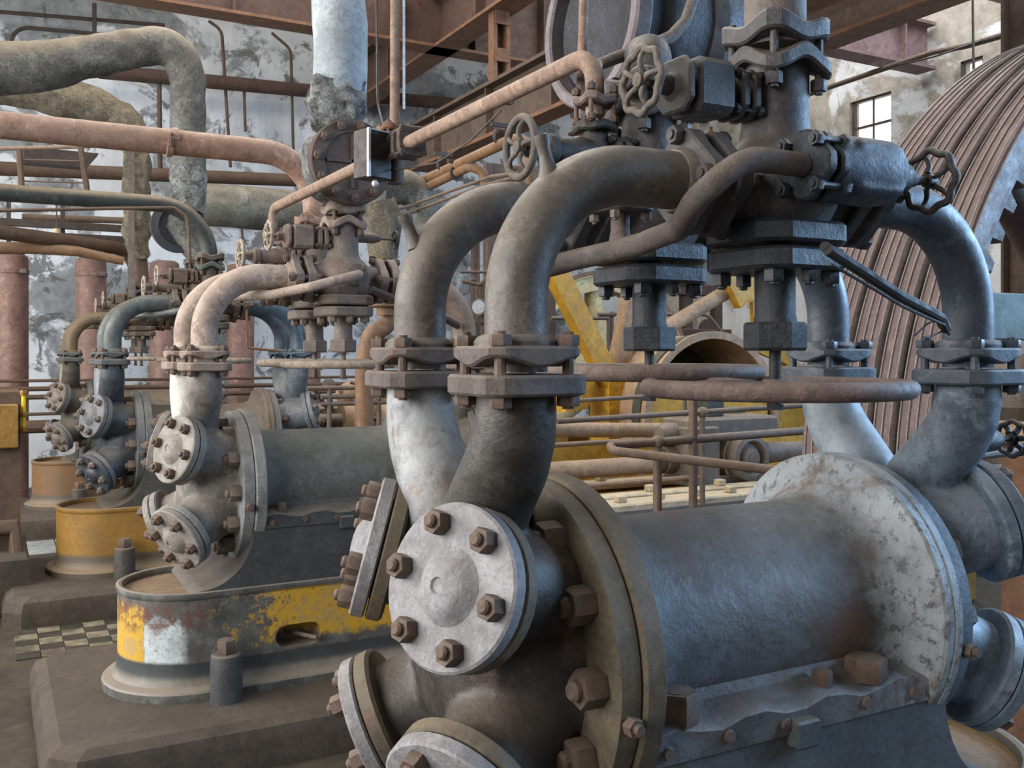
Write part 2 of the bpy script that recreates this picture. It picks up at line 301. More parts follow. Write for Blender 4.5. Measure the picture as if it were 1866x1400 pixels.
def tubmat2(name, c1, c2):
    t = NT(name); tc = t.n('ShaderNodeTexCoord'); co = tc.outputs['Object']
    sp = t.n('ShaderNodeSeparateXYZ'); t.l(co, sp.inputs[0])
    nz = t.noise(co, 5, 8, 0.7); fine = t.noise(co, 40, 6, 0.7)
    col = t.mix(t.ramp(nz, 0.35, 0.65), lin(c1), lin(c2))
    col = t.mix(t.ramp(fine, 0.52, 0.72, 0, 0.5), col, lin((80, 62, 40)))
    col = t.mix(t.ramp(sp.outputs[2], 0.40, 0.37), col, lin((84, 74, 62)))
    g = t.n('ShaderNodeNewGeometry'); s = t.n('ShaderNodeSeparateXYZ'); t.l(g.outputs['Normal'], s.inputs[0])
    col = t.mix(t.ramp(s.outputs[2], 0.15, 0.8, 0, 0.8), col, lin((134, 116, 92)))
    t.l(col, t.b.inputs['Base Color']); t.b.inputs['Roughness'].default_value = 0.6
    t.bump(nz, 0.3, 0.006); return t.m
M['tub_c'] = tubmat2('dull ochre base paint', (146, 108, 40), (124, 92, 42))
M['tub_d'] = tubmat2('brown ochre base paint', (118, 84, 50), (104, 80, 56))

# ------------------------------------------------------------------ mesh helpers
COL = SC.collection
def frame(o, z, xh=(0, 0, 1)):
    z = Vector(z).normalized(); xh = Vector(xh)
    if abs(z.dot(xh.normalized())) > 0.97: xh = Vector((1, 0, 0)) if abs(z.x) < 0.9 else Vector((0, 1, 0))
    y = z.cross(xh).normalized(); x = y.cross(z)
    m = Matrix((x, y, z)).transposed().to_4x4(); m.translation = Vector(o); return m
XAX = Matrix.Rotation(PI / 2, 4, 'Y')          # local z -> world +x
class MB:
    def __init__(s): s.v = []; s.f = []
    def add(s, vs, fs, mt=None):
        b = len(s.v)
        for v in vs: s.v.append((mt @ Vector(v)) if mt is not None else Vector(v))
        for f in fs: s.f.append(tuple(i + b for i in f))
        return s
    def box(s, c, d, mt=None, bev=0.0):
        x, y, z = d[0] / 2, d[1] / 2, d[2] / 2
        poly = [(-x, -y), (x, -y), (x, y), (-x, y)]
        m = Matrix.Translation(Vector(c))
        if mt is not None: m = mt @ m
        return s.prism(poly, -z, z, bev, m)
    def prism(s, poly, z0, z1, bev=0.0, mt=None):
        n = len(poly); cx = sum(p[0] for p in poly) / n; cy = sum(p[1] for p in poly) / n
        def ins(p):
            if bev == 0: return p
            out = []
            dx, dy = p[0] - cx, p[1] - cy
            return (p[0] - (bev if dx > bev else -bev if dx < -bev else dx), p[1] - (bev if dy > bev else -bev if dy < -bev else dy))
        rings = [[(p[0], p[1], z0) for p in map(ins, poly)]] if bev else []
        rings += [[(p[0], p[1], z0 + bev) for p in poly], [(p[0], p[1], z1 - bev) for p in poly]]
        if bev: rings.append([(p[0], p[1], z1) for p in map(ins, poly)])
        vs = [v for r in rings for v in r]; fs = [tuple(reversed(range(n)))]
        for k in range(len(rings) - 1):
            for i in range(n):
                j = (i + 1) % n; fs.append((k * n + i, k * n + j, (k + 1) * n + j, (k + 1) * n + i))
        fs.append(tuple(range((len(rings) - 1) * n, len(rings) * n)))
        return s.add(vs, fs, mt)
    def lathe(s, prof, n=32, mt=None, a0=0.0, a1=2 * PI, ring=False):
        """prof: (radius, z) from bottom to top round the local z axis"""
        if ring: prof = list(prof) + [prof[0]]
        full = abs(a1 - a0 - 2 * PI) < 1e-6; m = n if full else n + 1
        vs = []; fs = []; idx = []
        for r, z in prof:
            if r < 1e-6: idx.append([len(vs)]); vs.append((0, 0, z))
            else:
                idx.append(list(range(len(vs), len(vs) + m)))
                for i in range(m):
                    a = a0 + (a1 - a0) * i / n; vs.append((r * math.cos(a), r * math.sin(a), z))
        for k in range(len(prof) - 1):
            A, B = idx[k], idx[k + 1]
            for i in range(n):
                j = (i + 1) % m
                if len(A) == 1 and len(B) == 1: continue
                if len(A) == 1: fs.append((A[0], B[j], B[i]))
                elif len(B) == 1: fs.append((A[i], A[j], B[0]))
                else: fs.append((A[i], A[j], B[j], B[i]))
        if full and not ring and len(idx[0]) > 1: fs.append(tuple(reversed(idx[0])))
        if full and not ring and len(idx[-1]) > 1: fs.append(tuple(idx[-1]))
        return s.add(vs, fs, mt)
    def tube(s, path, r, n=16, closed=False, mt=None, caps=True):
        P = [Vector(p) for p in path]; m = len(P)
        rr = r if isinstance(r, (list, tuple)) else [r] * m
        tang = []
        for i in range(m):
            a = P[(i - 1) % m] if (closed or i > 0) else P[i]; b = P[(i + 1) % m] if (closed or i < m - 1) else P[i]
            tang.append((b - a).normalized())
        u = tang[0].orthogonal().normalized(); vs = []; fs = []
        for i in range(m):
            u = (u - tang[i] * u.dot(tang[i]))
            u = u.normalized() if u.length > 1e-6 else tang[i].orthogonal().normalized()
            w = tang[i].cross(u)
            for k in range(n):
                a = 2 * PI * k / n; vs.append(P[i] + (u * math.cos(a) + w * math.sin(a)) * rr[i])
        for i in range(m if closed else m - 1):
            j = (i + 1) % m
            off = 0
            if closed and j == 0:      # align the seam
                best = min(range(n), key=lambda q: (vs[i * n] - vs[q]).length); off = best
            for k in range(n):
                l = (k + 1) % n
                fs.append((i * n + k, i * n + l, j * n + (l + off) % n, j * n + (k + off) % n))
        if caps and not closed:
            fs.append(tuple(reversed(range(n)))); fs.append(tuple(range((m - 1) * n, m * n)))
        return s.add(vs, fs, mt)
    def hexa(s, r, z0, z1, mt=None, ch=0.12):
        pf = []
        c = (z1 - z0) * ch
        vs = []; fs = []
        rings = [(r * 0.93, z0), (r, z0 + c), (r, z1 - c), (r * 0.93, z1)]
        for rad, z in rings:
            for k in range(6): vs.append((rad * math.cos(k * PI / 3 + .3), rad * math.sin(k * PI / 3 + .3), z))
        fs.append(tuple(reversed(range(6))))
        for q in range(3):
            for k in range(6): fs.append((q * 6 + k, q * 6 + (k + 1) % 6, q * 6 + 6 + (k + 1) % 6, q * 6 + 6 + k))
        fs.append(tuple(range(18, 24)))
        return s.add(vs, fs, mt)
    def sphere(s, c, r, n=16, mt=None, sc=(1, 1, 1)):
        prof = [(r * math.sin(PI * i / (n // 2)), -r * math.cos(PI * i / (n // 2))) for i in range(n // 2 + 1)]
        prof[0] = (0, -r); prof[-1] = (0, r)
        m = Matrix.Translation(Vector(c)) @ Matrix.Diagonal((sc[0], sc[1], sc[2], 1))
        return s.lathe(prof, n, mt @ m if mt is not None else m)
    def loose(s, half, t, lift_b=0.0, lift_t=0.0, mt=None, bev=0.006, corner=0.62, n=48):
        """square flange plate with cut corners; its corners may be drawn up (scalloped underside)"""
        vs = []; fs = []
        def rad(a):
            a4 = (a + PI / 4) % (PI / 2) - PI / 4
            sq = half / math.cos(a4); cu = half * (2 - corner * 0.9) / math.sqrt(2) / math.cos((PI / 4 - abs(a4)))
            return min(sq, cu)
        def cf(a): return (1 - math.cos(4 * a)) / 2
        rings = [(0.45, 0, 0), (1.0, -bev, 0), (1.0, 0, bev), (1.0, 0, t - bev), (1.0, -bev, t), (0.45, 0, t)]
        for q, (k, dr, z) in enumerate(rings):
            for i in range(n):
                a = 2 * PI * i / n; r = rad(a) * k + dr; c = cf(a) * (1.0 if k == 1.0 else 0.25)
                zz = z + (lift_b if q < 3 else lift_t) * c
                vs.append((r * math.cos(a), r * math.sin(a), zz))
        fs.append(tuple(reversed(range(n))))
        for q in range(len(rings) - 1):
            for i in range(n):
                j = (i + 1) % n; fs.append((q * n + i, q * n + j, q * n + n + j, q * n + n + i))
        fs.append(tuple(range((len(rings) - 1) * n, len(rings) * n)))
        return s.add(vs, fs, mt)
    def jitter(s, amp, sc=8.0):
        for i, v in enumerate(s.v):
            s.v[i] = v + Vector((mnoise.noise(v * sc), mnoise.noise(v * sc + Vector((9, 3, 1))), mnoise.noise(v * sc + Vector((1, 7, 5))))) * amp
        return s
    def mesh(s, name, ang=35):
        me = bpy.data.meshes.new(name); me.from_pydata([tuple(v) for v in s.v], [], s.f); me.update()
        finish(me, ang); return me
def finish(me, ang=35):
    bm = bmesh.new(); bm.from_mesh(me); bmesh.ops.recalc_face_normals(bm, faces=bm.faces); bm.to_mesh(me); bm.free()
    me.shade_smooth(); me.set_sharp_from_angle(angle=R_(ang))
def arc_bend(pts, rad, seg=8):
    """polyline with its corners rounded"""
    P = [Vector(p) for p in pts]; out = [P[0]]
    for i in range(1, len(P) - 1):
        r = rad[i - 1] if isinstance(rad, (list, tuple)) else rad
        a = (P[i - 1] - P[i]).normalized(); b = (P[i + 1] - P[i]).normalized()
        ang = a.angle(b)
        if ang > PI - 0.02: out.append(P[i]); continue
        d = min(r / math.tan(ang / 2), (P[i - 1] - P[i]).length * 0.49 if i > 1 else (P[i - 1] - P[i]).length, (P[i + 1] - P[i]).length * (0.49 if i < len(P) - 2 else 1))
        r = d * math.tan(ang / 2)
        c = P[i] + (a + b).normalized() * (r / math.sin(ang / 2))
        s0 = P[i] + a * d - c; s1 = P[i] + b * d - c
        tot = s0.angle(s1); ax = s0.cross(s1).normalized()
        for k in range(seg + 1): out.append(c + Matrix.Rotation(tot * k / seg, 3, ax) @ s0)
    out.append(P[-1]); return out
def spline(pts, sub=6, rad=None):
    P = [Vector(p) for p in pts]; out = []; rr = []; n = len(P)
    for i in range(n - 1):
        a, b, c, d = P[max(0, i - 1)], P[i], P[i + 1], P[min(n - 1, i + 2)]
        for k in range(sub):
            t = k / sub
            out.append(0.5 * (2 * b + (c - a) * t + (2 * a - 5 * b + 4 * c - d) * t * t + (3 * b - a - 3 * c + d) * t ** 3))
            if rad: rr.append(rad[i] + (rad[i + 1] - rad[i]) * t)
    out.append(P[-1])
    if rad: rr.append(rad[-1]); return out, rr
    return out
def circ(R, n=48, z=0.0, wave=0.0, lobes=0):
    return [(R * (1 + wave * math.cos(lobes * 2 * PI * i / n)) * math.cos(2 * PI * i / n), R * (1 + wave * math.cos(lobes * 2 * PI * i / n)) * math.sin(2 * PI * i / n), z) for i in range(n)]

def link(name, me, mat=None, parent=None, mt=None):
    o = bpy.data.objects.new(name, me); COL.objects.link(o)
    if parent is not None: o.parent = parent
    if mt is not None: o.matrix_local = mt
    if mat is not None:
        if not me.materials: me.materials.append(None)
        o.material_slots[0].link = 'OBJECT'; o.material_slots[0].material = mat
    return o
def part(name, mb, mat, parent, mt=None, ang=35): return link(name, mb.mesh(name, ang) if isinstance(mb, MB) else mb, mat, parent, mt)
def tag(o, label, cat, group=None):
    o['label'] = label; o['category'] = cat
    if group: o['group'] = group
    return o
def thing(name, label, cat, loc=(0, 0, 0), group=None, rz=0.0):
    o = bpy.data.objects.new(name, None); COL.objects.link(o); o.location = loc; o.rotation_euler = (0, 0, rz)
    o.empty_display_size = 0.1
    return tag(o, label, cat, group)
def single(name, mb, mat, label, cat, group=None, ang=35):
    """a thing that is one mesh; its origin is moved to its base"""
    vs = mb.v; c = Vector((sum(v.x for v in vs) / len(vs), sum(v.y for v in vs) / len(vs), min(v.z for v in vs)))
    for i in range(len(vs)): vs[i] = vs[i] - c
    o = link(name, mb.mesh(name, ang), mat); o.location = c
    return tag(o, label, cat, group)
def struct(name, mb, mat, parent=None):
    o = link(name, mb.mesh(name), mat, parent)
    if parent is None: o['kind'] = 'structure'
    return o
def remesh(mb, name, voxel, its=5):
    me = bpy.data.meshes.new('tmp'); me.from_pydata([tuple(v) for v in mb.v], [], mb.f)
    bm = bmesh.new(); bm.from_mesh(me); bmesh.ops.recalc_face_normals(bm, faces=bm.faces); bm.to_mesh(me); bm.free()
    o = bpy.data.objects.new('tmp', me); COL.objects.link(o)
    r = o.modifiers.new('r', 'REMESH'); r.mode = 'VOXEL'; r.voxel_size = voxel
    sm = o.modifiers.new('s', 'SMOOTH'); sm.factor = 0.5; sm.iterations = its
    dg = bpy.context.evaluated_depsgraph_get(); dg.update()
    out = bpy.data.meshes.new_from_object(o.evaluated_get(dg)); out.name = name
    bpy.data.objects.remove(o, do_unlink=True)
    out.shade_smooth(); return out

# ------------------------------------------------------------------ shared small meshes
CACHE = {}
def nut_me(r, h, sr=0.5, sh=0.35):
    """hex nut on its stud end, along local +z"""
    k = ('nut', round(r, 4), round(h, 4), sr, sh)
    if k not in CACHE:
        mb = MB(); mb.hexa(r, 0, h); q = r * sr
        mb.lathe([(q, h * 0.9), (q, h * (1 + sh * .6)), (q * 0.7, h * (1 + sh)), (0, h * (1 + sh))], 10)
        CACHE[k] = mb.mesh('nut', 30)
    return CACHE[k]
def bolt_me(r, h, L):
    """stud of length L along local z with a nut at either end"""
    k = ('bolt', round(r, 4), round(h, 4), round(L, 4))
    if k not in CACHE:
        mb = MB(); mb.hexa(r, L, L + h); mb.hexa(r, -h, 0); mb.lathe([(r * .5, -h * 1.25), (r * .5, L + h * 1.3)], 10)
        CACHE[k] = mb.mesh('bolt', 30)
    return CACHE[k]

# ------------------------------------------------------------------ the room
def quad(mb, a, b, c, d): return mb.add([a, b, c, d], [(0, 1, 2, 3)])
WB, WR, WL, WF, HT = 16.0, 11.0, -6.0, -5.0, 8.6
fl = struct('floor', MB().box((2.5, 5.5, -0.1), (17, 21, 0.2)), M['floor'])
def wall_with_holes(name, mat, fixed, axis, lo, hi, z1, holes, thick=0.35):
    """wall of boxes round rectangular openings; holes: (u0,u1,z0,z1) along the wall"""
    mb = MB()
    def bx(u0, u1, za, zb):
        if u1 - u0 < 1e-4 or zb - za < 1e-4: return
        c = (u0 + u1) / 2; z = (za + zb) / 2; s = 1 if fixed > 0 else -1
        if axis == 'Y': mb.box((fixed + s * thick / 2, c, z), (thick, u1 - u0, zb - za))
        else: mb.box((c, fixed + s * thick / 2, z), (u1 - u0, thick, zb - za))
    us = sorted(holes); u = lo
    for (a, b, za, zb) in us:
        bx(u, a, 0, z1); bx(a, b, 0, za); bx(a, b, zb, z1); u = b
    bx(u, hi, 0, z1)
    return struct(name, mb, mat)
struct('wall_back', MB().box((2.5, WB + 0.15, HT / 2), (17, 0.3, HT)), M['wall_back'])
wA = at(1553, 185, X=WR); wB = at(1624, 165, X=WR); wC = at(1600, 268, X=WR)
wz0, wz1 = wC.z - 0.05, at(1588, 176, X=WR).z
w2a = at(1750, 120, X=WR); w2b = at(1791, 112, X=WR); w2z0 = at(1770, 142, X=WR).z; w2z1 = w2a.z + 0.05
wall_with_holes('wall_right', M['wall_right'], WR, 'Y', WF, WB, HT,
    [(w2b.y, w2a.y, w2z0, w2z1), (wB.y, wA.y + 0.05, wz0, wz1), (-3.4, 3.2, 2.8, 6.4)], 0.2)
wall_with_holes('wall_left', M['ceiling'], WL, 'Y', WF, WB, HT, [(-3, 0.6, 1.6, 6.6), (1.4, 5.0, 1.6, 6.6), (5.8, 9.4, 1.6, 6.6), (10.2, 13.8, 1.6, 6.6)])
wall_with_holes('wall_front', M['ceiling'], WF, 'X', WL, WR, HT, [(-4.5, -2.5, 2.6, 5.6)])
cm = MB()
for (x0, x1, y0, y1) in ((WL, 0.4, WF, WB), (4.4, 7.2, WF, WB), (10.4, WR, WF, WB), (0.4, 4.4, WF, 3.9), (0.4, 4.4, 13.1, WB), (7.2, 10.4, WF, 0.9), (7.2, 10.4, 11.1, WB)):  # gap on the aisle side added for the fill light
    cm.box(((x0 + x1) / 2, (y0 + y1) / 2, HT + 0.1), (x1 - x0, y1 - y0, 0.2))
struct('ceiling', cm, M['ceiling'])
# window of the right wall: steel frame with bars, six panes
def window(n, y0, y1, z0, z1, bars_y, bars_z):
    root = bpy.data.objects.new('window_%d' % n, None); COL.objects.link(root); root['kind'] = 'structure'
    x = WR + 0.05; mb = MB(); b = 0.035
    for y in (y0, y1): mb.box((x, y, (z0 + z1) / 2), (0.05, b * 1.4, z1 - z0))
    for z in (z0, z1): mb.box((x, (y0 + y1) / 2, z), (0.05, y1 - y0, b * 1.4))
    ys = [y0 + (y1 - y0) * k / bars_y for k in range(bars_y + 1)]; zs = [z0 + (z1 - z0) * k / bars_z for k in range(bars_z + 1)]
    part('window_frame', mb, M['girder_dark'], root)
    for y in ys[1:-1]: part('glazing_bar', MB().box((x, y, (z0 + z1) / 2), (0.03, 0.012, z1 - z0)), M['girder_dark'], root)
    for z in zs[1:-1]: part('glazing_bar', MB().box((x, (y0 + y1) / 2, z), (0.04, y1 - y0, 0.03)), M['girder_dark'], root)
    for a, c in zip(ys, ys[1:]):
        for d, e in zip(zs, zs[1:]):
            part('pane', MB().box((x + .005, (a + c) / 2, (d + e) / 2), (0.004, c - a, e - d)), M['glass'], root)
window(1, wB.y, wA.y, wz0, wz1, 2, 2)
window(2, w2b.y, w2a.y, w2z0, w2z1, 2, 1)

# floor tiles, chequered, near the plinths
tm = MB().box((0, 0, 0.0), (0.146, 0.146, 0.012), bev=0.002).mesh('tile')
for i in range(-2, 10):
    for j in range(26, 54):
        x, y = 0.07 + i * 0.15, 0.05 + j * 0.15
        if (0.2 < x < 1.3 and 6.95 < y < 7.72):
            link('tile', tm, M['tile_cream'] if (i + j) % 2 else M['tile_dark'], fl, Matrix.Translation((x, y, 0.004)))
for i in range(-1, 5):  # pale patch painted for window light on the far floor
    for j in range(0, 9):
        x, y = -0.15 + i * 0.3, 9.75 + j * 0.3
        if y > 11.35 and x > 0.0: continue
        o = link('tile', tm, M['lit_tile'], fl, Matrix.Translation((x, y, 0.004)) @ Matrix.Diagonal((1.96, 1.96, 1, 1)))

# ------------------------------------------------------------------ girders
def ibeam(p0, p1, h, w, tf=0.03, tw=0.02, up=Vector((0, 0, 1))):
    p0 = Vector(p0); p1 = Vector(p1); L = (p1 - p0).length; d = (p1 - p0).normalized()
    side = d.cross(up).normalized(); u = side.cross(d)
    m = Matrix((side, u, d)).transposed().to_4x4(); m.translation = p0
    web = MB().box((0, h / 2, L / 2), (tw, h - 2 * tf, L), m)
    fb = MB().box((0, tf / 2, L / 2), (w, tf, L), m); ft = MB().box((0, h - tf / 2, L / 2), (w, tf, L), m)
    return web, fb, ft, m, L
def girder(name, label, p0, p1, h, w, mat='girder', edge='girder_edge', stiff=0, tf=0.04):
    t = thing(name, label, 'girder', p0)
    p1 = Vector(p1) - Vector(p0)
    web, fb, ft, m, L = ibeam((0, 0, 0), p1, h, w, tf)
    part('web', web, M[mat], t); part('bottom_flange', fb, M[edge], t); part('top_flange', ft, M[mat], t)
    for k in range(stiff):
        part('stiffener', MB().box((0, h / 2, L * (k + 0.5) / stiff), (w * 0.8, h - 2 * tf, 0.03), m), M[mat], t)
    return t
girder('roof_girder', 'deep red-brown riveted girder across the top left, ending at the slotted post girder', (-4.5, 12.0, 6.13), (10.8, 12.0, 6.13), 1.5, 0.34, stiff=14)
girder('roof_girder', 'red-brown girder running towards the back wall, sloping up past the slotted post', (5.42, -2, 6.13), (5.42, 15.9, 6.13), 0.75, 0.36, stiff=12)
girder('floor_girder', 'brown flaking girder behind the handwheel, under the long diagonal pipe', (5.0, 3.2, 4.42), (5.0, 11.8, 4.42), 0.62, 0.26, 'girder_dark', 'girder_edge', 6)
girder('roof_girder', 'broad dark brown girder top right, beside the flanged riser', (7.5, -1.0, 5.15), (7.5, 11.8, 5.15), 0.46, 0.34, 'girder_dark', 'girder_edge', 0)
girder('roof_girder', 'pale brown upper girder top right, above the broad dark girder', (8.2, -1.0, 6.0), (8.2, 11.9, 6.0), 0.4, 0.3, 'tan', 'girder_edge', 0)
girder('cross_girder', 'plum painted cross girder below the ceiling at the right wall', (7.7, 8.6, 5.75), (10.95, 8.6, 5.75), 0.62, 0.3, 'girder_pink', 'girder_pink', 3)
girder('cross_girder', 'plum painted short girder in the upper right corner, nearest the hanging wire', (8.3, 7.0, 6.1), (10.95, 7.0, 6.1), 0.5, 0.3, 'girder_pink', 'girder_pink', 2)
# slotted post
t = thing('slotted_post', 'rusty vertical post with long slots, hanging from the sloping girder', 'post', (5.42, 10.3, 4.6))
for sx in (-1, 1): part('channel', MB().box((sx * 0.09, 0, 0.75), (0.05, 0.14, 1.55), bev=0.004), M['girder_edge'], t)
for z in (0.05, 0.5, 1.0, 1.45): part('batten_plate', MB().box((0, -0.075, z), (0.2, 0.02, 0.16)), M['girder_edge'], t)
part('back_plate', MB().box((0, 0.06, 0.75), (0.14, 0.012, 1.5)), M['girder_dark'], t)
# steel column right
t = thing('steel_column', 'dark riveted steel column at the right edge, behind the rope wheel', 'column', (9.6, 6.35, 0))
part('web', MB().box((0, 0, 3.3), (0.03, 0.3, 6.6)), M['girder_dark'], t)
for s in (-1, 1): part('flange', MB().box((0, s * 0.15, 3.3), (0.26, 0.03, 6.6)), M['girder_dark'], t)
rv = MB().sphere((0, 0, 0), 0.018, 8).mesh('rivet')
for k in range(12):
    for s in (-1, 1): link('rivet', rv, M['girder_dark'], t, Matrix.Translation((s * 0.09, -0.166, 2.2 + k * 0.16)))

# ------------------------------------------------------------------ compressors
AXZ = 1.26
MACH = [(1.785, 2.13), (1.763, 5.53), (1.635, 8.67), (1.585, 12.47)]
WHO = ['the nearest compressor', 'the second, tan compressor', 'the dark third compressor', 'the farthest compressor']
UPN = Vector((-0.89, -0.38, 0.25)).normalized(); LON = Vector((-0.80, -0.42, -0.43)).normalized()
UPC = Vector((-0.89, -0.242, AXZ + 0.232)); LOC = Vector((-0.885, -0.245, AXZ - 0.222))
def ysym(v, s): return Vector((v.x, v.y * s, v.z))
def head_mesh():
    mb = MB(); ax = Matrix.Translation((0, 0, AXZ)) @ XAX
    mb.lathe([(0, -0.86), (0.14, -0.845), (0.23, -0.79), (0.275, -0.70), (0.29, -0.62), (0.30, -0.55), (0, -0.55)], 40, ax)
    for s in (1, -1):
        for c, n in ((UPC, UPN), (LOC, LON)):
            c2 = ysym(c, s); n2 = ysym(n, s)
            mb.lathe([(0.165, -0.34), (0.135, -0.12), (0.135, -0.02), (0.135, 0.0)], 32, frame(c2, n2))
        p = [(-0.765, -0.27 * s, 1.93), (-0.765, -0.272 * s, 1.88), (-0.765, -0.262 * s, 1.82), (-0.765, -0.225 * s, 1.75), (-0.765, -0.165 * s, 1.68), (-0.762, -0.105 * s, 1.61), (-0.757, -0.06 * s, 1.53), (-0.745, -0.03 * s, 1.42), (-0.72, 0, 1.30)]
        mb.tube(p, [0.088, 0.09, 0.094, 0.098, 0.1, 0.104, 0.11, 0.12, 0.12], 28)
    me = remesh(mb, 'cylinder_head', 0.0095, 10)
    return me
HEAD = head_mesh()
def cover_mesh():
    mb = MB(); mb.lathe([(0.175, -0.002), (0.181, 0.003), (0.181, 0.032), (0.175, 0.037), (0.085, 0.037), (0.074, 0.046), (0.060, 0.062), (0.04, 0.072), (0.018, 0.075), (0.014, 0.070), (0, 0.070)], 44)
    return mb.mesh('valve_cover', 25)
COVER = cover_mesh()
PORTF = MB().lathe([(0.12, -0.05), (0.172, -0.048), (0.181, -0.040), (0.181, -0.010), (0.175, -0.006)], 44).mesh('port_flange', 30)
HRING = MB().lathe([(0.30, -0.592), (0.405, -0.592), (0.418, -0.585), (0.418, -0.533), (0.412, -0.529), (0.30, -0.529)], 72, Matrix.Translation((0, 0, AXZ)) @ XAX).mesh('head_flange', 30)
def cyl_mesh():
    ax = Matrix.Translation((0, 0, AXZ)) @ XAX
    mb = MB().lathe([(0.2, -0.50), (0.36, -0.475), (0.325, -0.445), (0.305, -0.40), (0.30, -0.30), (0.30, 0.30), (0.305, 0.36), (0.325, 0.405), (0.355, 0.43), (0.40, 0.448), (0.425, 0.456), (0.432, 0.465), (0.432, 0.49), (0.2, 0.49)], 80, ax)
    return mb.mesh('cylinder_jacket', 32)
CYL = cyl_mesh()
NEARF = MB().lathe([(0.3, -0.527), (0.420, -0.527), (0.428, -0.52), (0.428, -0.472), (0.420, -0.465), (0.3, -0.462)], 80, Matrix.Translation((0, 0, AXZ)) @ XAX, ring=True).mesh('cylinder_flange', 32)
FARF = MB().lathe([(0.3, 0.492), (0.428, 0.492), (0.434, 0.498), (0.434, 0.522), (0.428, 0.528), (0.3, 0.528)], 80, Matrix.Translation((0, 0, AXZ)) @ XAX, ring=True).mesh('cylinder_flange', 32)
def foot_mesh():
    mb = MB(); y = 0.38
    for s in (1, -1):
        prof = [(0.20 * s, 1.062), (y * s, 1.062), (y * s, 1.125), (0.372 * s, 1.132), (0.34 * s, 1.142), (0.30 * s, 1.16), (0.285 * s, 1.20), (0.20 * s, 1.20)]
        n = 14; vs = []; fs = []
        for k in range(n + 1):
            x = -0.47 + 0.94 * k / n
            for (py, pz) in prof:
                w = 0.012 * math.sin(k * 1.7) if pz > 1.1 and abs(py) > 0.3 else 0
                vs.append((x, py, pz + w))
        q = len(prof)
        for k in range(n):
            for i in range(q):
                j = (i + 1) % q; fs.append((k * q + i, k * q + j, k * q + q + j, k * q + q + i))
        fs.append(tuple(range(q))); fs.append(tuple(reversed(range(n * q, n * q + q))))
        mb.add(vs, fs)
    return mb.mesh('cylinder_foot', 30)
FOOT = foot_mesh()
def bed_mesh():
    """bed with a concave sweep at both ends, outline in x-z drawn out over y"""
    top = []; R = 0.28
    left = [(-0.53 - R * (1 - math.cos(a)), 1.06 - R * 1.05 * math.sin(a)) for a in [k * PI / 2 / 10 for k in range(11)]]
    left = [(-0.53 - R * (1 - math.cos(k * PI / 20)), 1.06 - R * 1.06 * math.sin(k * PI / 20)) for k in range(11)]
    pts = left + [(-0.84, 0.735)]; pts = pts[::-1] + [(-p[0], p[1]) for p in pts]
    n = len(pts); vs = []; fs = []
    for y in (-0.372, 0.372):
        for p in pts: vs.append((p[0], y, p[1]))
    for i in range(n):
        j = (i + 1) % n; fs.append((i, j, n + j, n + i))
    fs.append(tuple(range(n))); fs.append(tuple(reversed(range(n, 2 * n))))
    return MB().add(vs, fs).mesh('bed_frame', 40)
BED = bed_mesh()
def stadium(hw, cx, n=20):
    pts = []
    for k in range(n + 1):
        a = -PI / 2 + PI * k / n; pts.append((cx + hw * math.cos(a), hw * math.sin(a)))
    for k in range(n + 1):
        a = PI / 2 + PI * k / n; pts.append((-cx + hw * math.cos(a), hw * math.sin(a)))
    # more points along the sides so the paint and slot sit on real faces
    out = []
    for i in range(len(pts)):
        a = pts[i]; b = pts[(i + 1) % len(pts)]; out.append(a)
        if abs(a[0] - b[0]) > 0.5:
            for q in range(1, 12): out.append((a[0] + (b[0] - a[0]) * q / 12, a[1]))
    return out
def tub_mesh():
    lv = [(0.46, 0.222), (0.46, 0.262), (0.452, 0.272), (0.41, 0.285), (0.394, 0.305), (0.384, 0.34), (0.380, 0.40), (0.380, 0.72), (0.386, 0.728), (0.390, 0.742), (0.388, 0.757), (0.376, 0.762), (0.360, 0.758), (0.352, 0.745), (0.350, 0.70)]
    rings = [[(p[0], p[1], z) for p in stadium(h, 0.785)] for h, z in lv]; n = len(rings[0]); vs = [v for r in rings for v in r]; fs = []
    for k in range(len(rings) - 1):
        for i in range(n):
            j = (i + 1) % n; fs.append((k * n + i, k * n + j, k * n + n + j, k * n + n + i))
    fs.append(tuple(reversed(range(n)))); fs.append(tuple(range((len(rings) - 1) * n, len(rings) * n)))
    me = MB().add(vs, fs).mesh('base_shell', 30)
    # the oblong slot in the front side
    cut = MB(); sl = []
    for k in range(9): a = -PI / 2 + PI * k / 8; sl.append((0.065 + 0.062 * math.cos(a), 0.062 * math.sin(a)))
    for k in range(9): a = PI / 2 + PI * k / 8; sl.append((-0.065 + 0.062 * math.cos(a), 0.062 * math.sin(a)))
    cut.prism(sl, -0.2, 0.22, 0, Matrix.Translation((-0.287, -0.42, 0.47)) @ Matrix.Rotation(PI / 2, 4, 'X'))
    co = bpy.data.objects.new('cut', cut.mesh('cut')); to = bpy.data.objects.new('tmp', me); COL.objects.link(co); COL.objects.link(to)
    b = to.modifiers.new('b', 'BOOLEAN'); b.operation = 'DIFFERENCE'; b.object = co; b.solver = 'EXACT'
    dg = bpy.context.evaluated_depsgraph_get(); dg.update()
    out = bpy.data.meshes.new_from_object(to.evaluated_get(dg)); out.name = 'base_shell'
    bpy.data.objects.remove(co, do_unlink=True); bpy.data.objects.remove(to, do_unlink=True)
    out.shade_smooth(); out.set_sharp_from_angle(angle=R_(30)); out.materials.clear(); return out
TUB = tub_mesh()
TRAY = MB().prism(stadium(0.352, 0.785), 0.69, 0.722).mesh('dust_tray')
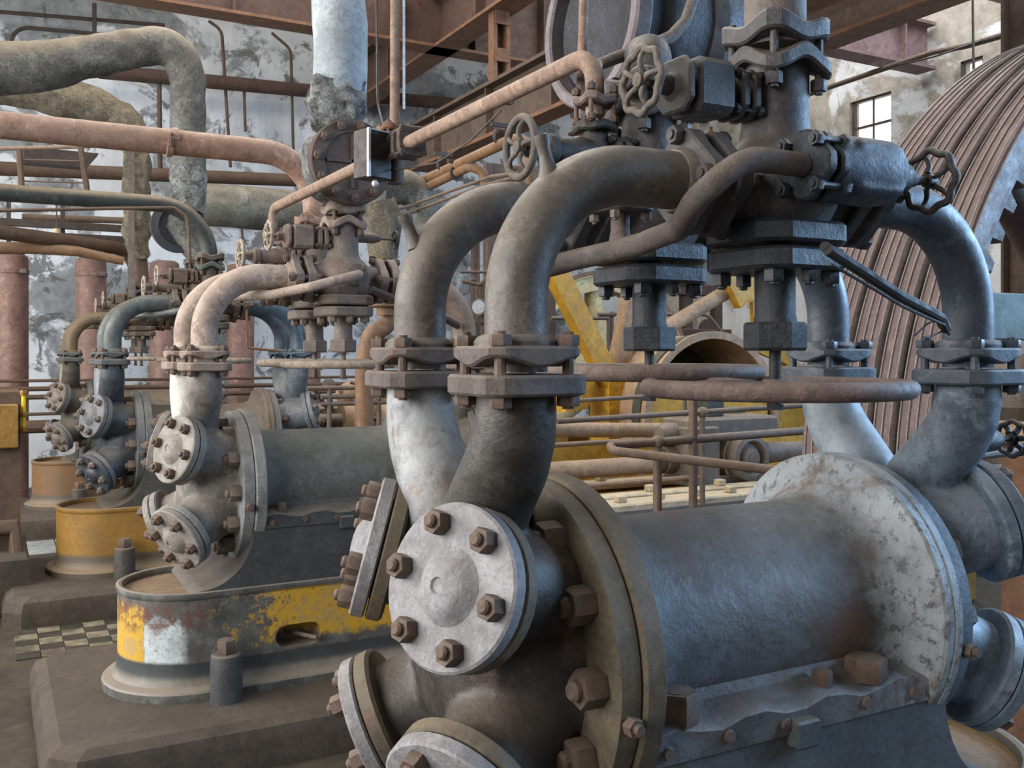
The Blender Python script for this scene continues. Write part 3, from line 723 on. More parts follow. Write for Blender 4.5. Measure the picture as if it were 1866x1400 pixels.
def plinth_mesh():
    def ro(x0, x1, y, c, z): return [(x0 + c, -y, z), (x1, -y, z), (x1, y, z), (x0 + c, y, z), (x0, y - c, z), (x0, -y + c, z)]
    rr = [ro(-1.56, 2.3, 0.9, 0.12, 0.0), ro(-1.56, 2.3, 0.9, 0.12, 0.12), ro(-1.535, 2.27, 0.875, 0.11, 0.19), ro(-1.48, 2.2, 0.82, 0.10, 0.222)]
    vs = [v for r in rr for v in r]; n = 6; fs = [tuple(reversed(range(n)))]
    for k in range(3):
        for i in range(n):
            j = (i + 1) % n; fs.append((k * n + i, k * n + j, k * n + n + j, k * n + n + i))
    fs.append(tuple(range(3 * n, 4 * n)))
    return MB().add(vs, fs).mesh('concrete_plinth', 20)
PLINTH = plinth_mesh()
SQF = MB().loose(0.128, 0.045, mt=Matrix.Translation((0, 0, -0.045)), corner=0.34).mesh('plate_flange', 25)
LBELL = MB().loose(0.118, 0.046, 0.022, 0.0, Matrix.Translation((0, 0, 0.016)), corner=0.36).mesh('loose_flange', 25)
ENDF = MB().loose(0.108, 0.042, 0.0, 0.012, corner=0.36).mesh('loose_flange', 25)
def arch_mesh():
    mb = MB(); mb.tube(arc_bend([(0, 0, 0.005), (0, 0, 0.465), (0.475, 0, 0.465)], 0.31, 22), 0.070, 36)
    mb.lathe([(0.094, 0.055), (0.094, 0.072), (0.086, 0.082), (0.072, 0.088)], 36)
    mb.lathe([(0.074, 0.0), (0.082, 0.02), (0.082, 0.04)], 32, Matrix.Translation((0.43, 0, 0.465)) @ XAX)
    return mb.mesh('pipe', 30)
ARCH = arch_mesh()
def valve_body():
    mb = MB(); mb.sphere((0, 0, 2.42 - 1.9), 0.165, 36, sc=(1.0, 0.95, 0.92))
    mb.lathe([(0.086, -0.21), (0.086, 0.21)], 32, Matrix.Translation((0, 0, 0.52)) @ XAX)
    mb.lathe([(0.13, 0.425), (0.13, 0.5)], 32); mb.lathe([(0.11, 0.5), (0.088, 0.68), (0.086, 0.70), (0.086, 0.85)], 32)
    return remesh(mb, 'valve_body', 0.009, 6)
VBODY = valve_body()
BON1 = MB().loose(0.150, 0.055, mt=Matrix.Translation((0, 0, 0.375)), corner=0.40, bev=0.008).mesh('bonnet_flange', 25)
BON2 = MB().loose(0.148, 0.054, mt=Matrix.Translation((0, 0, 0.31)), corner=0.40, bev=0.008).mesh('gland_flange', 25)
YOKE = MB().lathe([(0.052, 0.31), (0.052, 0.20), (0.055, 0.19), (0.055, 0.17)], 28).mesh('gland_sleeve', 30)
HEXN = MB().hexa(0.080, 0.108, 0.182, ch=0.10).mesh('gland_nut', 25)
STEM = MB().lathe([(0.015, -0.035), (0.015, 0.13)], 14).lathe([(0.022, -0.045), (0.022, -0.03)], 6).mesh('stem', 30)
RIM = MB().tube(circ(0.325, 64), 0.0235, 14, closed=True).mesh('handwheel', 40)
HUB = MB().lathe([(0.03, -0.02), (0.04, -0.012), (0.04, 0.014), (0.028, 0.022)], 20).mesh('hub', 30)
def spoke_mesh(R, r, curve):
    p = []
    for k in range(9):
        q = k / 8; p.append((0.02 + (R - 0.02) * q, curve * math.sin(q * PI) * R, 0.012 * math.sin(q * PI)))
    return MB().tube(p, [r * 1.1 - r * 0.3 * (k / 8) for k in range(9)], 10).mesh('spoke', 40)
SPOKE = spoke_mesh(0.32, 0.013, 0.10)
def small_wheel(R, r, wave):
    mb = MB().tube(circ(R, 64, 0, wave, 8), r, 10, closed=True); return mb.mesh('handwheel', 40)
SW1, SW2 = small_wheel(0.075, 0.0095, 0.06), small_wheel(0.085, 0.0115, 0.0)
SSP = spoke_mesh(0.074, 0.0072, 0.0); SHUB = MB().lathe([(0.018, -0.012), (0.018, 0.014), (0.010, 0.018)], 14).mesh('hub', 30)
TOPF1 = MB().loose(0.116, 0.042, -0.038, -0.042, Matrix.Translation((0, 0, 0.838)), corner=0.34).mesh('top_flange', 25)
TOPF2 = MB().loose(0.112, 0.046, 0.02, 0.024, Matrix.Translation((0, 0, 0.885)), corner=0.34).mesh('loose_flange', 25)

def wheel_on(t, mt, rim, hub, spoke, nsp, mat):
    w = link('handwheel', rim, mat, t, mt); link('hub', hub, mat, w)
    for k in range(nsp): link('spoke', spoke, mat, w, Matrix.Rotation(2 * PI * k / nsp + 0.4, 4, 'Z'))
    return w

ORD = {0: 'nearest', 1: 'second', 2: 'third', 3: 'farthest'}
for mi, (mx, my) in enumerate(MACH):
    P = PAL[mi]; who = WHO[mi]
    # plinth and base
    o = link('concrete_plinth', PLINTH, M['concrete']); o.location = (mx, my, 0)
    tag(o, ['dusty concrete plinth under the nearest compressor at the bottom edge', 'dusty concrete plinth with chamfered corner carrying the yellow and white base', 'dark concrete plinth under the dull ochre base', 'dim concrete plinth under the small brown base at far left'][mi], 'plinth', 'compressor plinths')
    t = thing('compressor_pedestal', ['cast base with raised rim, at the bottom edge under the nearest valve covers', 'rounded cast base painted yellow, white and black with an oblong slot', 'rounded dull ochre base below the dark third compressor', 'small brown ochre base farthest away at the left'][mi], 'base', (mx, my, 0.222), 'compressor bases')
    dz = Matrix.Translation((0, 0, -0.222))
    sh = link('base_shell', TUB, M['tub'] if mi < 2 else M['tub_c'] if mi == 2 else M['tub_d'], t, dz)
    link('dust_tray', TRAY, M['sand'], t, dz)
    for (bx, by) in ((-0.70, -0.50), (0.70, -0.50), (-0.70, 0.50), (0.70, 0.50)):
        b = part('anchor_boss', MB().lathe([(0.082, 0.0), (0.080, 0.2), (0.076, 0.235), (0.066, 0.242), (0.0, 0.242)], 24), M['bed_boss'] if 'bed_boss' in M else P['bed'], t, Matrix.Translation((bx, by, 0.0)))
        link('anchor_nut', nut_me(0.05, 0.07, 0.5, 0.02), M['nut'], b, Matrix.Translation((0, 0, 0.242)))
    if mi == 1:
        part('rod', MB().tube([(-0.33, -0.20, 0.235), (-0.20, -0.43, 0.232)], 0.012, 10), M['nut_grey'], t)
    # compressor
    t = thing('compressor', ['big grey horizontal compressor in the right foreground with pale bolted valve covers', 'grey-brown horizontal compressor standing on the yellow and white base', 'dark blue-black horizontal compressor on the dull ochre base', 'brown horizontal compressor farthest away at the left'][mi], 'compressor', (mx, my, 0.76), 'horizontal compressors')
    dz = Matrix.Translation((0, 0, -0.76))
    link('bed_frame', BED, P['bed'], t, dz)
    c = link('cylinder_jacket', CYL, P['cyl'], t, dz)
    link('cylinder_flange', NEARF, P['ring'], t, dz); link('cylinder_flange', FARF, P['dome'], t, dz)
    f = link('cylinder_foot', FOOT, P['cyl'] if mi == 0 else P['bed'], c)
    for s in (-1, 1):
        for (bx, r, h) in ((-0.37, 0.052, 0.075), (0.10, 0.026, 0.05), (0.26, 0.055, 0.06)):
            if mi == 1 and bx < 0: r, h = 0.028, 0.055
            link('foot_bolt', nut_me(r, h, 0.6, 0.03), M['nut'] if mi == 0 else M['nut_grey'], c, Matrix.Translation((bx, 0.335 * s, 1.135)))
        part('key_block', MB().box((-0.02, 0.385 * s, 1.065), (0.075, 0.05, 0.07), bev=0.006), P['bed'], t, dz)
        for k in range(5): part('boss', MB().lathe([(0.016, 0), (0.014, 0.008), (0, 0.008)], 10, frame((-0.43 + 0.18 * k + (0.1 if k > 2 else 0), 0.38 * s, 1.09 + 0.006 * (k % 2)), (0, s, 0))), M['nut'], c)
    for e in (1, -1):
        mt = dz if e == 1 else dz @ Matrix.Diagonal((-1, 1, 1, 1))
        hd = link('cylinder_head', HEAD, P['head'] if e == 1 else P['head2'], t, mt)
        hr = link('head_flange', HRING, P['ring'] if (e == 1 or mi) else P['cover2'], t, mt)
        for k in range(12):
            a = PI * k / 6
            link('head_nut', nut_me(0.045, 0.060, 0.55, 0.35), M['nut'] if mi != 1 else M['nut_grey'], hr, frame((-0.592, 0.345 * math.cos(a), AXZ + 0.345 * math.sin(a)), (-1, 0, 0)))
        part('drain_plug', MB().hexa(0.022, 0, 0.03, frame((-0.56, -0.41, AXZ - 0.07), (0, -1, 0))).lathe([(0.012, 0.03), (0.012, 0.045), (0, 0.045)], 10, frame((-0.56, -0.41, AXZ - 0.07), (0, -1, 0))), M['nut'], hr)
        for s in (1, -1):
            for ci, (cc, nn) in enumerate(((UPC, UPN), (LOC, LON))):
                c2 = ysym(cc, s); n2 = ysym(nn, s)
                if e == -1: c2.x *= -1; n2.x *= -1
                fm = frame(c2, n2)
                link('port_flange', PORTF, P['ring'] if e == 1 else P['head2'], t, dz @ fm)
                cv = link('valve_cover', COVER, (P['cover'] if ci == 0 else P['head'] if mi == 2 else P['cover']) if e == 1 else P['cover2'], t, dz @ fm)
                for k in range(6):
                    a = PI * k / 3 + 0.35
                    link('cover_nut', nut_me(0.0285, 0.034, 0.52, 0.42), M['nut'] if mi != 2 else M['nut_grey'], cv, Matrix.Translation((0.139 * math.cos(a), 0.139 * math.sin(a), 0.037)))
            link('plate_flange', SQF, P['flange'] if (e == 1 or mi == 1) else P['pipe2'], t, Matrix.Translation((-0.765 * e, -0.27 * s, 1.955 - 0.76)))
    # arch pipes
    for s in (1, -1):
        side = 'front' if s == 1 else 'rear'
        for e in (1, -1):
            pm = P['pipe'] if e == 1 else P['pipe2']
            t = thing('arch_pipe', '%s bent pipe arching over %s end of %s' % (side, 'the bolted-cover left' if e == 1 else 'the right', who), 'pipe', (mx - 0.765 * e, my - 0.27 * s, 1.955), 'arch pipes over the compressors', 0.0 if e == 1 else PI)
            pp = link('pipe', ARCH, pm, t)
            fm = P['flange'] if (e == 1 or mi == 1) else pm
            link('loose_flange', LBELL, fm, t)
            link('loose_flange', ENDF, P['valve'], t, Matrix.Translation((0.455, 0, 0.465)) @ XAX @ Matrix.Rotation(PI / 4, 4, 'Z'))
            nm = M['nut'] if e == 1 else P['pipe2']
            for a in range(4):
                an = PI / 4 + a * PI / 2
                link('bolt', bolt_me(0.0255, 0.024, 0.107), nm, t, Matrix.Translation((0.118 * math.cos(an), 0.118 * math.sin(an), -0.045)))
                link('bolt', bolt_me(0.024, 0.026, 0.120), M['nut'] if mi else P['valve'], t, Matrix.Translation((0.455, 0.112 * math.cos(an + PI / 4), 0.465 + 0.112 * math.sin(an + PI / 4))) @ XAX)
            if mi == 0 and e == 1:
                a = R_(150 if s == 1 else 158); c0 = Vector((0.31, 0, 0.155)); dr = Vector((math.cos(R_(112)), 0, math.sin(R_(112))))
                a0 = R_(127 if s == 1 else 150); dr0 = Vector((math.cos(a0), 0, math.sin(a0)))
                part('capped_nipple', MB().lathe([(0.028, -0.01), (0.019, 0.012), (0.0155, 0.035), (0.0155, 0.055), (0.019, 0.068), (0.019, 0.082), (0, 0.082)], 18, frame(c0 + dr0 * (0.31 + 0.066), (dr0 + Vector((0, 0, 1.6))).normalized())), P['pipe'], t)
    # stop valves in the middle of the arches
    for s in (1, -1):
        side = 'front' if s == 1 else 'rear'
        t = thing('stop_valve', '%s stop valve with big horizontal handwheel between the arch pipes of %s' % (side, who), 'valve', (mx, my - 0.27 * s, 1.9), 'stop valves on the arch pipes')
        link('valve_body', VBODY, P['valve'], t)
        oil = M['oil'] if mi == 0 else P['valve']; onut = M['nut_oil'] if mi == 0 else M['nut_grey']
        link('bonnet_flange', BON1, oil, t); link('gland_flange', BON2, oil, t); link('gland_sleeve', YOKE, oil, t)
        link('gland_nut', HEXN, oil, t); link('stem', STEM, oil, t)
        for k in range(4):
            an = PI / 4 + k * PI / 2
            link('nut', nut_me(0.026, 0.032, 0.5, 0.3), onut, t, frame((0.135 * math.cos(an), 0.135 * math.sin(an), 0.31), (0, 0, -1)))
        for k in range(2):
            an = PI / 2 + k * PI
            link('nut', nut_me(0.022, 0.030, 0.5, 0.3), onut, t, frame((0.118 * math.cos(an), 0.118 * math.sin(an), 0.31), (0, 0, -1)))
        for e in (1, -1):
            link('port_flange', ENDF, P['valve'], t, Matrix.Translation((0.235 * e, 0, 0.52)) @ (XAX if e == -1 else XAX @ Matrix.Rotation(PI, 4, 'X')) @ Matrix.Rotation(PI / 4, 4, 'Z'))
        wheel_on(t, Matrix.Translation((0, 0, (0.012 if s == 1 else 0.045) + (0 if mi == 0 else 0.03 if s == 1 else 0.0))), RIM, HUB, SPOKE, 5, M['wheel'] if mi == 0 else M['wheel_pale'])
        link('top_flange', TOPF1, P['flange'] if mi else P['valve'], t)
    # small angle valves
    for s in (1, -1):
        side = 'front' if s == 1 else 'rear'
        wm = P['small']
        lb = '%s small angle valve with %s handwheel at the head of %s' % (side, 'knobbly' if s == 1 else 'round', who)
        t = thing('angle_valve', lb, 'valve', (mx, my - 0.27 * s, 2.62), 'small angle valves')
        zz = 0.03 if s == 1 else -0.03
        A = lambda x: Matrix.Translation((-x, 0, zz)) @ XAX @ Matrix.Rotation(PI, 4, 'X')      # local z -> -x
        part('inlet_flange', MB().loose(0.062, 0.026, mt=A(0.10), corner=0.5).loose(0.062, 0.026, mt=A(0.136), corner=0.5).lathe([(0.04, 0), (0.04, 0.12)], 20, A(0.06)), wm, t)
        bl = MB()
        if s == 1:
            bl.prism([(-.066, -.05), (-.05, -.066), (.05, -.066), (.066, -.05), (.066, .05), (.05, .066), (-.05, .066), (-.066, .05)], 0, 0.115, 0.01, A(0.185))
            bl.loose(0.066, 0.022, mt=A(0.312), corner=0.45)
            bl.lathe([(0.045, 0.0), (0.042, 0.03), (0.026, 0.045), (0.024, 0.075), (0.016, 0.08)], 20, A(0.30))
        else:
            bl.lathe([(0.045, 0.0), (0.05, 0.03), (0.05, 0.12), (0.042, 0.15), (0.038, 0.2), (0.05, 0.21), (0.05, 0.235), (0.03, 0.25), (0.026, 0.29), (0.018, 0.30)], 24, A(0.14))
            bl.lathe([(0.05, -0.02), (0.044, 0.05), (0.034, 0.075)], 22, Matrix.Translation((-0.2, 0, zz)))
            bl.loose(0.06, 0.026, -0.01, -0.012, Matrix.Translation((-0.2, 0, zz + 0.075)), corner=0.45)
        part('body', bl, wm, t)
        for k in range(4):
            an = PI / 4 + k * PI / 2
            link('bolt', bolt_me(0.013, 0.014, 0.062), M['nut_grey'] if mi == 1 else wm, t, A(0.10) @ Matrix.Translation((0.062 * math.cos(an), 0.062 * math.sin(an), 0)))
        wx = 0.425 if s == 1 else 0.455
        part('stem', MB().lathe([(0.0085, 0), (0.0085, 0.09)], 10, A(wx - 0.075)), wm, t)
        wheel_on(t, A(wx), SW1 if s == 1 else SW2, SHUB, SSP, 5, M['wheel_dark'] if mi == 0 else M['wheel_pale'])
    # pressure line on the front of the front valve
    if mi != 0:
        t = thing('drain_pipe', 'slanting thin pipe bolted to the front valve of %s' % who, 'pipe', (mx, my - 0.43, 2.42), 'slanting drain pipes')
        part('pipe', MB().tube(arc_bend([(0.03, 0.0, 0.02), (0.03, -0.06, 0.02), (-0.25, -0.05, -0.06), (-0.42, 0.1, -0.10), (-0.60, 0.45, -0.10)], 0.05, 6), 0.027, 16), P['pipe'], t)
        part('flange', MB().lathe([(0.062, 0), (0.062, 0.018), (0.03, 0.02)], 24, frame((0.03, 0.02, 0.02), (0, -1, 0))), P['valve'], t)
        for k in range(3):
            an = R_(50 + 120 * k)
            link('nut', nut_me(0.015, 0.014), M['nut_grey'], t, frame((0.03 + 0.05 * math.cos(an), 0.0, 0.02 + 0.05 * math.sin(an)), (0, -1, 0)))

# ------------------------------------------------------------------ risers and header pipes
M['shred'] = weathered('shredded dark lagging', (58, 58, 56), (140, 144, 144), (28, 28, 28), 0, 0.1, 0.7, 14, 1.0, speck=0.6)
MA, MBx, MC, MD = MACH
def riser_flange(t, mat, z0=1.9):
    """mating flange and its four bolts on the head of a stop valve; thing t stands at the valve axis, z0+0.885"""
    link('loose_flange', TOPF2, mat, t, Matrix.Translation((0, 0, -0.885)))
    for k in range(4):
        an = PI / 4 + k * PI / 2
        link('bolt', bolt_me(0.021, 0.03, 0.12), M['nut'] if mat is not PAL[0]['valve'] else mat, t, Matrix.Translation((0.108 * math.cos(an), 0.108 * math.sin(an), -0.085)))
def riser(mi, s, label, mat, fmat):
    mx, my = MACH[mi]
    t = thing('riser_pipe', label, 'pipe', (mx, my - 0.27 * s, 2.785)); riser_flange(t, fmat); return t
# nearest compressor, front: bare riser out of the top of the picture
t = riser(0, 1, 'thick bare riser with drooping loose flanges at the top right', PAL[0]['valve'], PAL[0]['valve'])
part('pipe', MB().tube([(0, 0, 0.0), (0, 0, 0.05), (0, 0, 3.4)], [0.09, 0.078, 0.076], 36), weathered('brown grey riser', (104, 94, 88), (86, 80, 78), (60, 52, 48), 0.15, 0.3, 0.6, 5, 0.35), t)
part('collar', MB().lathe([(0.098, 0.03), (0.098, 0.05), (0.08, 0.062)], 32), PAL[0]['valve'], t)
# nearest compressor, rear: short riser into the black drum
t = riser(0, -1, 'short dark riser from the rear valve of the nearest compressor into the black drum', PAL[0]['small'], PAL[0]['valve'])
part('pipe', MB().tube(arc_bend([(0, 0, 0), (0, 0, 0.13), (0.3, 0.45, 0.30)], 0.08, 8), 0.07, 28), PAL[0]['small'], t)
# black drum above
dc = at(1078, 40, Y=3.15); DR = 0.31
t = thing('black_drum', 'tar black horizontal drum with a grey end ring hanging at the top', 'drum', (dc.x, 3.15, dc.z - DR))
xm = Matrix.Translation((0, 0, DR)) @ XAX
part('end_ring', MB().lathe([(0.292, -0.02), (0.325, -0.02), (0.335, -0.01), (0.335, 0.045), (0.325, 0.055), (0.295, 0.055), (0.285, -0.01)], 56, xm, ring=True), M['drumring'], t)
b = MB().lathe([(0.0, 0.10), (0.18, 0.07), (0.26, 0.03), (0.29, 0.05), (0.27, 0.08), (0.27, 0.14), (0.30, 0.18), (0.305, 0.22), (0.305, 0.58), (0.27, 0.66), (0.14, 0.70), (0.0, 0.71)], 48, xm)
part('shell', b, M['blackdrum'], t)
part('hanger_strap', MB().lathe([(0.306, 0.36), (0.314, 0.36), (0.314, 0.43), (0.306, 0.43)], 48, xm, ring=True), M['girder_dark'], t)
part('hanger_rod', MB().tube([(0.40, 0, 2 * DR), (0.40, 0, 2 * DR + 5.2)], 0.012, 8), M['girder_dark'], t)
p = [at(x, y, Y=2.72) for x, y in ((1290, -120), (1262, 0), (1250, 38), (1225, 66), (1185, 82), (1128, 103), (1090, 118))]
single('crusted_pipe', MB().tube(p, 0.021, 12).jitter(0.006, 30), M['roughpipe'], 'crusted grey pipe curving across the black drum', 'pipe')
p = [at(1068, -150, Y=2.62), at(1062, 60, Y=2.62), at(1055, 262, Y=2.62)]
single('thin_standpipe', MB().tube(p, 0.0155, 12).jitter(0.002, 30), M['rustpipe'], 'thin rusty standpipe dropping in front of the drum ring', 'pipe')

# long diagonal header between the rear angle valves of the two near compressors
hx0, hx1, hz = MA[0] - 0.2, MBx[0] - 0.26, 2.90
t = thing('header_pipe', 'long rusty pipe running diagonally from the nearest valves down to the tan compressor', 'pipe', (hx0, MA[1] + 0.27, 2.68))
e = Vector((hx1 - hx0, MBx[1] - MA[1], 0))
part('pipe', MB().tube(arc_bend([(0, 0, 0.03), (0, 0, hz - 2.68), (e.x, e.y, hz - 2.68 - 0.02), (e.x, e.y, 0.0)], [0.10, 0.07], 10), 0.0285, 22).jitter(0.0015, 30), M['rustpipe'], t)
part('wire_tie', MB().tube([Vector(q) + Vector((0, 0.55, hz - 2.68)) for q in [(0.0305 * math.cos(a * PI / 8), 0, 0.0305 * math.sin(a * PI / 8)) for a in range(16)]], 0.003, 6, closed=True), M['wire'], t)
for yy, zz in ((0.0, 0.055), (e.y, 0.02)):
    part('loose_flange', MB().loose(0.058, 0.026, 0.01, 0.014, Matrix.Translation((e.x if yy else 0, yy, zz)), corner=0.45), M['wheel'] if yy == 0 else M['rustpipe'], t)
    for k in range(4):
        an = PI / 4 + k * PI / 2
        link('bolt', bolt_me(0.014, 0.018, 0.07), M['nut'], t, Matrix.Translation(((e.x if yy else 0) + 0.057 * math.cos(an), yy + 0.057 * math.sin(an), zz - 0.03)))
# drop pipe joining the header, with its clamp flanges and the tin box
jc = at(728, 287, Y=4.05); j0 = Vector((hx0 + e.x * (jc.y - MA[1] - 0.27) / e.y, jc.y, hz))
t = thing('drop_pipe', 'thin brown drop pipe coming from above onto the long header pipe', 'pipe', (j0.x + 0.022, 3.97, 2.80))
part('pipe', MB().tube([(0, 0, 0.02), (0, 0, 0.28), (0.01, 0, 3.0)], [0.03, 0.0215, 0.0215], 16), M['rustpipe'], t)
part('conduit', MB().tube([(0.035, -0.02, 0.28), (0.035, -0.02, 1.0), (0.04, -0.02, 3.0)], 0.006, 8), M['chrome'], t)
part('tee', MB().lathe([(0.035, -0.05), (0.04, 0.0), (0.04, 0.14), (0.034, 0.18)], 20), M['ironcover'], t)
part('loose_flange', MB().loose(0.072, 0.024, 0.008, 0.016, Matrix.Translation((0, 0, 0.17)), corner=0.40), M['girder_edge'], t)
part('loose_flange', MB().loose(0.072, 0.024, -0.006, -0.016, Matrix.Translation((0, 0, 0.10)), corner=0.40), M['ironcover'], t)
for k in range(4):
    an = PI / 4 + k * PI / 2
    link('bolt', bolt_me(0.015, 0.018, 0.10), M['nut'], t, Matrix.Translation((0.07 * math.cos(an), 0.07 * math.sin(an), 0.095)))
    link('bolt', bolt_me(0.015, 0.018, 0.10), M['ironcover'], t, Matrix.Translation((0.068 * math.cos(an), -0.10, 0.1 + 0.068 * math.sin(an))) @ Matrix.Rotation(PI / 2, 4, 'X'))
for yy in (-0.11, -0.18):
    part('side_flange', MB().loose(0.066, 0.022, 0.0, 0.012, Matrix.Translation((0, yy, 0.1)) @ Matrix.Rotation(PI / 2, 4, 'X'), corner=0.4), M['ironcover'], t)
bx = at(679, 284, Y=3.93)
t = thing('tin_box', 'glossy brown tin box hung under the drop pipe beside the round bolted cover', 'box', (bx.x, bx.y, bx.z - 0.115), rz=R_(20))
part('case', MB().box((0, 0, 0.115), (0.125, 0.10, 0.21), bev=0.006), M['tin'], t)
part('corner_strip', MB().box((-0.0625, -0.05, 0.115), (0.012, 0.012, 0.21), bev=0.002).box((0.0, -0.05, 0.215), (0.125, 0.008, 0.006)), M['chrome'], t)
part('glass_knob', MB().sphere((-0.02, -0.04, -0.012), 0.016, 12), M['chrome'], t)

# S-bend pipe with its oily valve on the nearest front valve
Yv = MA[1] - 0.27 - 0.20
vc = at(1550, 312, Y=Yv)
t = thing('bypass_valve', 'blue-black oily bypass valve with knobbly handwheel at the right of the nearest stop valve', 'valve', (vc.x, Yv, vc.z - 0.08))
zc = 0.08
mbv = MB(); ax = lambda x: Matrix.Translation((x, 0, zc)) @ XAX
mbv.lathe([(0.075, -0.12), (0.082, -0.05), (0.084, 0.04), (0.075, 0.10), (0.05, 0.12)], 24, ax(0.02)); mbv.box((0.03, 0, zc), (0.15, 0.145, 0.145), bev=0.02)
mbv.lathe([(0.06, 0.0), (0.05, 0.2)], 20, Matrix.Translation((0.0, 0, zc)) @ Matrix.Rotation(-PI / 2, 4, 'X'))
part('body', remesh(mbv, 'body', 0.007, 6), weathered('slate blue oily casting', (44, 54, 70), (58, 68, 84), (28, 32, 38), 0.04, 0.15, 0.42, 7, 0.5, spec=0.4), t)
part('inlet_flange', MB().loose(0.072, 0.026, -0.006, 0.0, ax(-0.155) @ Matrix.Rotation(PI / 4, 4, 'Z'), corner=0.4).loose(0.072, 0.026, 0, 0.006, ax(-0.115) @ Matrix.Rotation(PI / 4, 4, 'Z'), corner=0.4), M['oil'], t)
for k in range(4):
    an = PI / 4 + k * PI / 2
    link('bolt', bolt_me(0.019, 0.022, 0.068), M['nut_oil'], t, ax(-0.158) @ Matrix.Translation((0.074 * math.cos(an), 0.074 * math.sin(an), 0)))
part('bonnet', MB().lathe([(0.05, 0.13), (0.05, 0.15), (0.038, 0.165), (0.036, 0.19), (0.022, 0.2), (0.02, 0.225)], 20, ax(0)), PAL[0]['small'], t)
part('stem', MB().lathe([(0.010, 0.2), (0.010, 0.30)], 10, ax(0)), PAL[0]['small'], t)
wheel_on(t, ax(0.285), SW1, SHUB, SSP, 5, PAL[0]['small'])
t = thing('bypass_pipe', 'S-shaped brown-grey pipe in front of the nearest stop valves', 'pipe', (vc.x - 0.16, Yv, vc.z))
L = Vector(t.location)
pts = [Vector((0, 0, 0)), Vector((-0.17, 0, 0.0))] + [q - L for q in (at(1275, 352, Y=1.70), at(1236, 418, Y=1.86), at(1160, 448, Y=2.08), at(1030, 478, Y=2.27), at(950, 500, Y=2.36))]
part('pipe', MB().tube(arc_bend(pts, [0.12, 0.12, 0.10, 0.2, 0.2], 8), 0.029, 20).jitter(0.002, 25), PAL[0]['flange'], t)
tb = at(1130, 440, Y=2.14) - L
part('branch', MB().lathe([(0.034, -0.02), (0.026, 0.03), (0.026, 0.075)], 16, Matrix.Translation(tb)), PAL[0]['flange'], t)
part('branch_flange', MB().loose(0.075, 0.02, mt=Matrix.Translation(tb + Vector((0, 0, 0.075))), corner=0.4), PAL[0]['valve'], t)
for k in range(4):
    an = PI / 4 + k * PI / 2; link('nut', nut_me(0.015, 0.02), M['nut_grey'], t, frame(tb + Vector((0.07 * math.cos(an), 0.07 * math.sin(an), 0.075)), (0, 0, -1)))

# second compressor, front: tee with blind cover and insulated suction pipe
mx, my = MBx; fy = my - 0.27
t = riser(1, 1, 'suction tee with round bolted blind cover above the tan compressor', M['ironcover'], PAL[1]['flange'])
zc = at(630, 291, Y=fy - 0.2).z - 2.785
part('neck', MB().tube([(0, 0, 0), (0, 0, 0.06), (0, 0, zc)], [0.10, 0.085, 0.12], 28), M['ironcover'], t)
ym = Matrix.Translation((0, 0, zc)) @ Matrix.Rotation(PI / 2, 4, 'X')       # local z -> -y
part('tee_body', MB().lathe([(0.0, -0.2), (0.15, -0.17), (0.185, -0.08), (0.19, 0.10)], 36, ym), M['insul_dark'], t)
part('wrap', MB().lathe([(0.192, -0.10), (0.225, -0.08), (0.232, 0.0), (0.222, 0.09), (0.20, 0.10)], 40, ym).jitter(0.03, 9), M['shred'], t)
part('tee_flange', MB().lathe([(0.15, 0.10), (0.235, 0.10), (0.24, 0.106), (0.24, 0.128), (0.235, 0.132)], 56, ym), M['ironcover'], t)
cv = part('blind_cover', MB().lathe([(0.15, 0.134), (0.232, 0.134), (0.238, 0.14), (0.238, 0.165), (0.232, 0.170), (0.16, 0.170), (0.155, 0.160), (0, 0.160)], 56, ym).box((0, -0.165, zc), (0.30, 0.02, 0.018)).box((0, -0.165, zc), (0.018, 0.02, 0.30)), M['ironcover'], t)
for k in range(11):
    a = 2 * PI * k / 11 + 0.2
    link('nut', nut_me(0.026, 0.026, 0.5, 0.3), M['nut'], t, ym @ Matrix.Translation((0.202 * math.cos(a), 0.202 * math.sin(a), 0.170)))
ip = at(617, 175, Y=fy); 
mb = MB(); zz = [0.0, 0.04, 0.10, 0.16, 0.3]; zz += [0.3 + 0.12 * k for k in range(1, 26)]
pth = [(0.01 * math.sin(q * 5), 0.008 * math.cos(q * 7), q) for q in zz]
mb.tube(pth, [0.10, 0.13, 0.150, 0.153, 0.152] + [0.152 + 0.003 * math.sin(k * 1.7) for k in range(25)], 48); mb.jitter(0.006, 14)
insp = single('insulated_pipe', MB().add([Vector(v) + Vector((ip.x, ip.y, at(617, 215, Y=fy).z)) for v in mb.v], mb.f), M['insul'], 'thick vertical pipe in flaking white insulation, top centre', 'pipe')
ragc = at(615, 195, Y=fy)
mb = MB().lathe([(0.11, -0.14), (0.15, -0.11), (0.175, -0.04), (0.172, 0.03), (0.158, 0.10), (0.15, 0.12)], 64).jitter(0.05, 11)
rg = part('torn_edge', mb, M['shred'], insp, Matrix.Translation(ragc - insp.location))
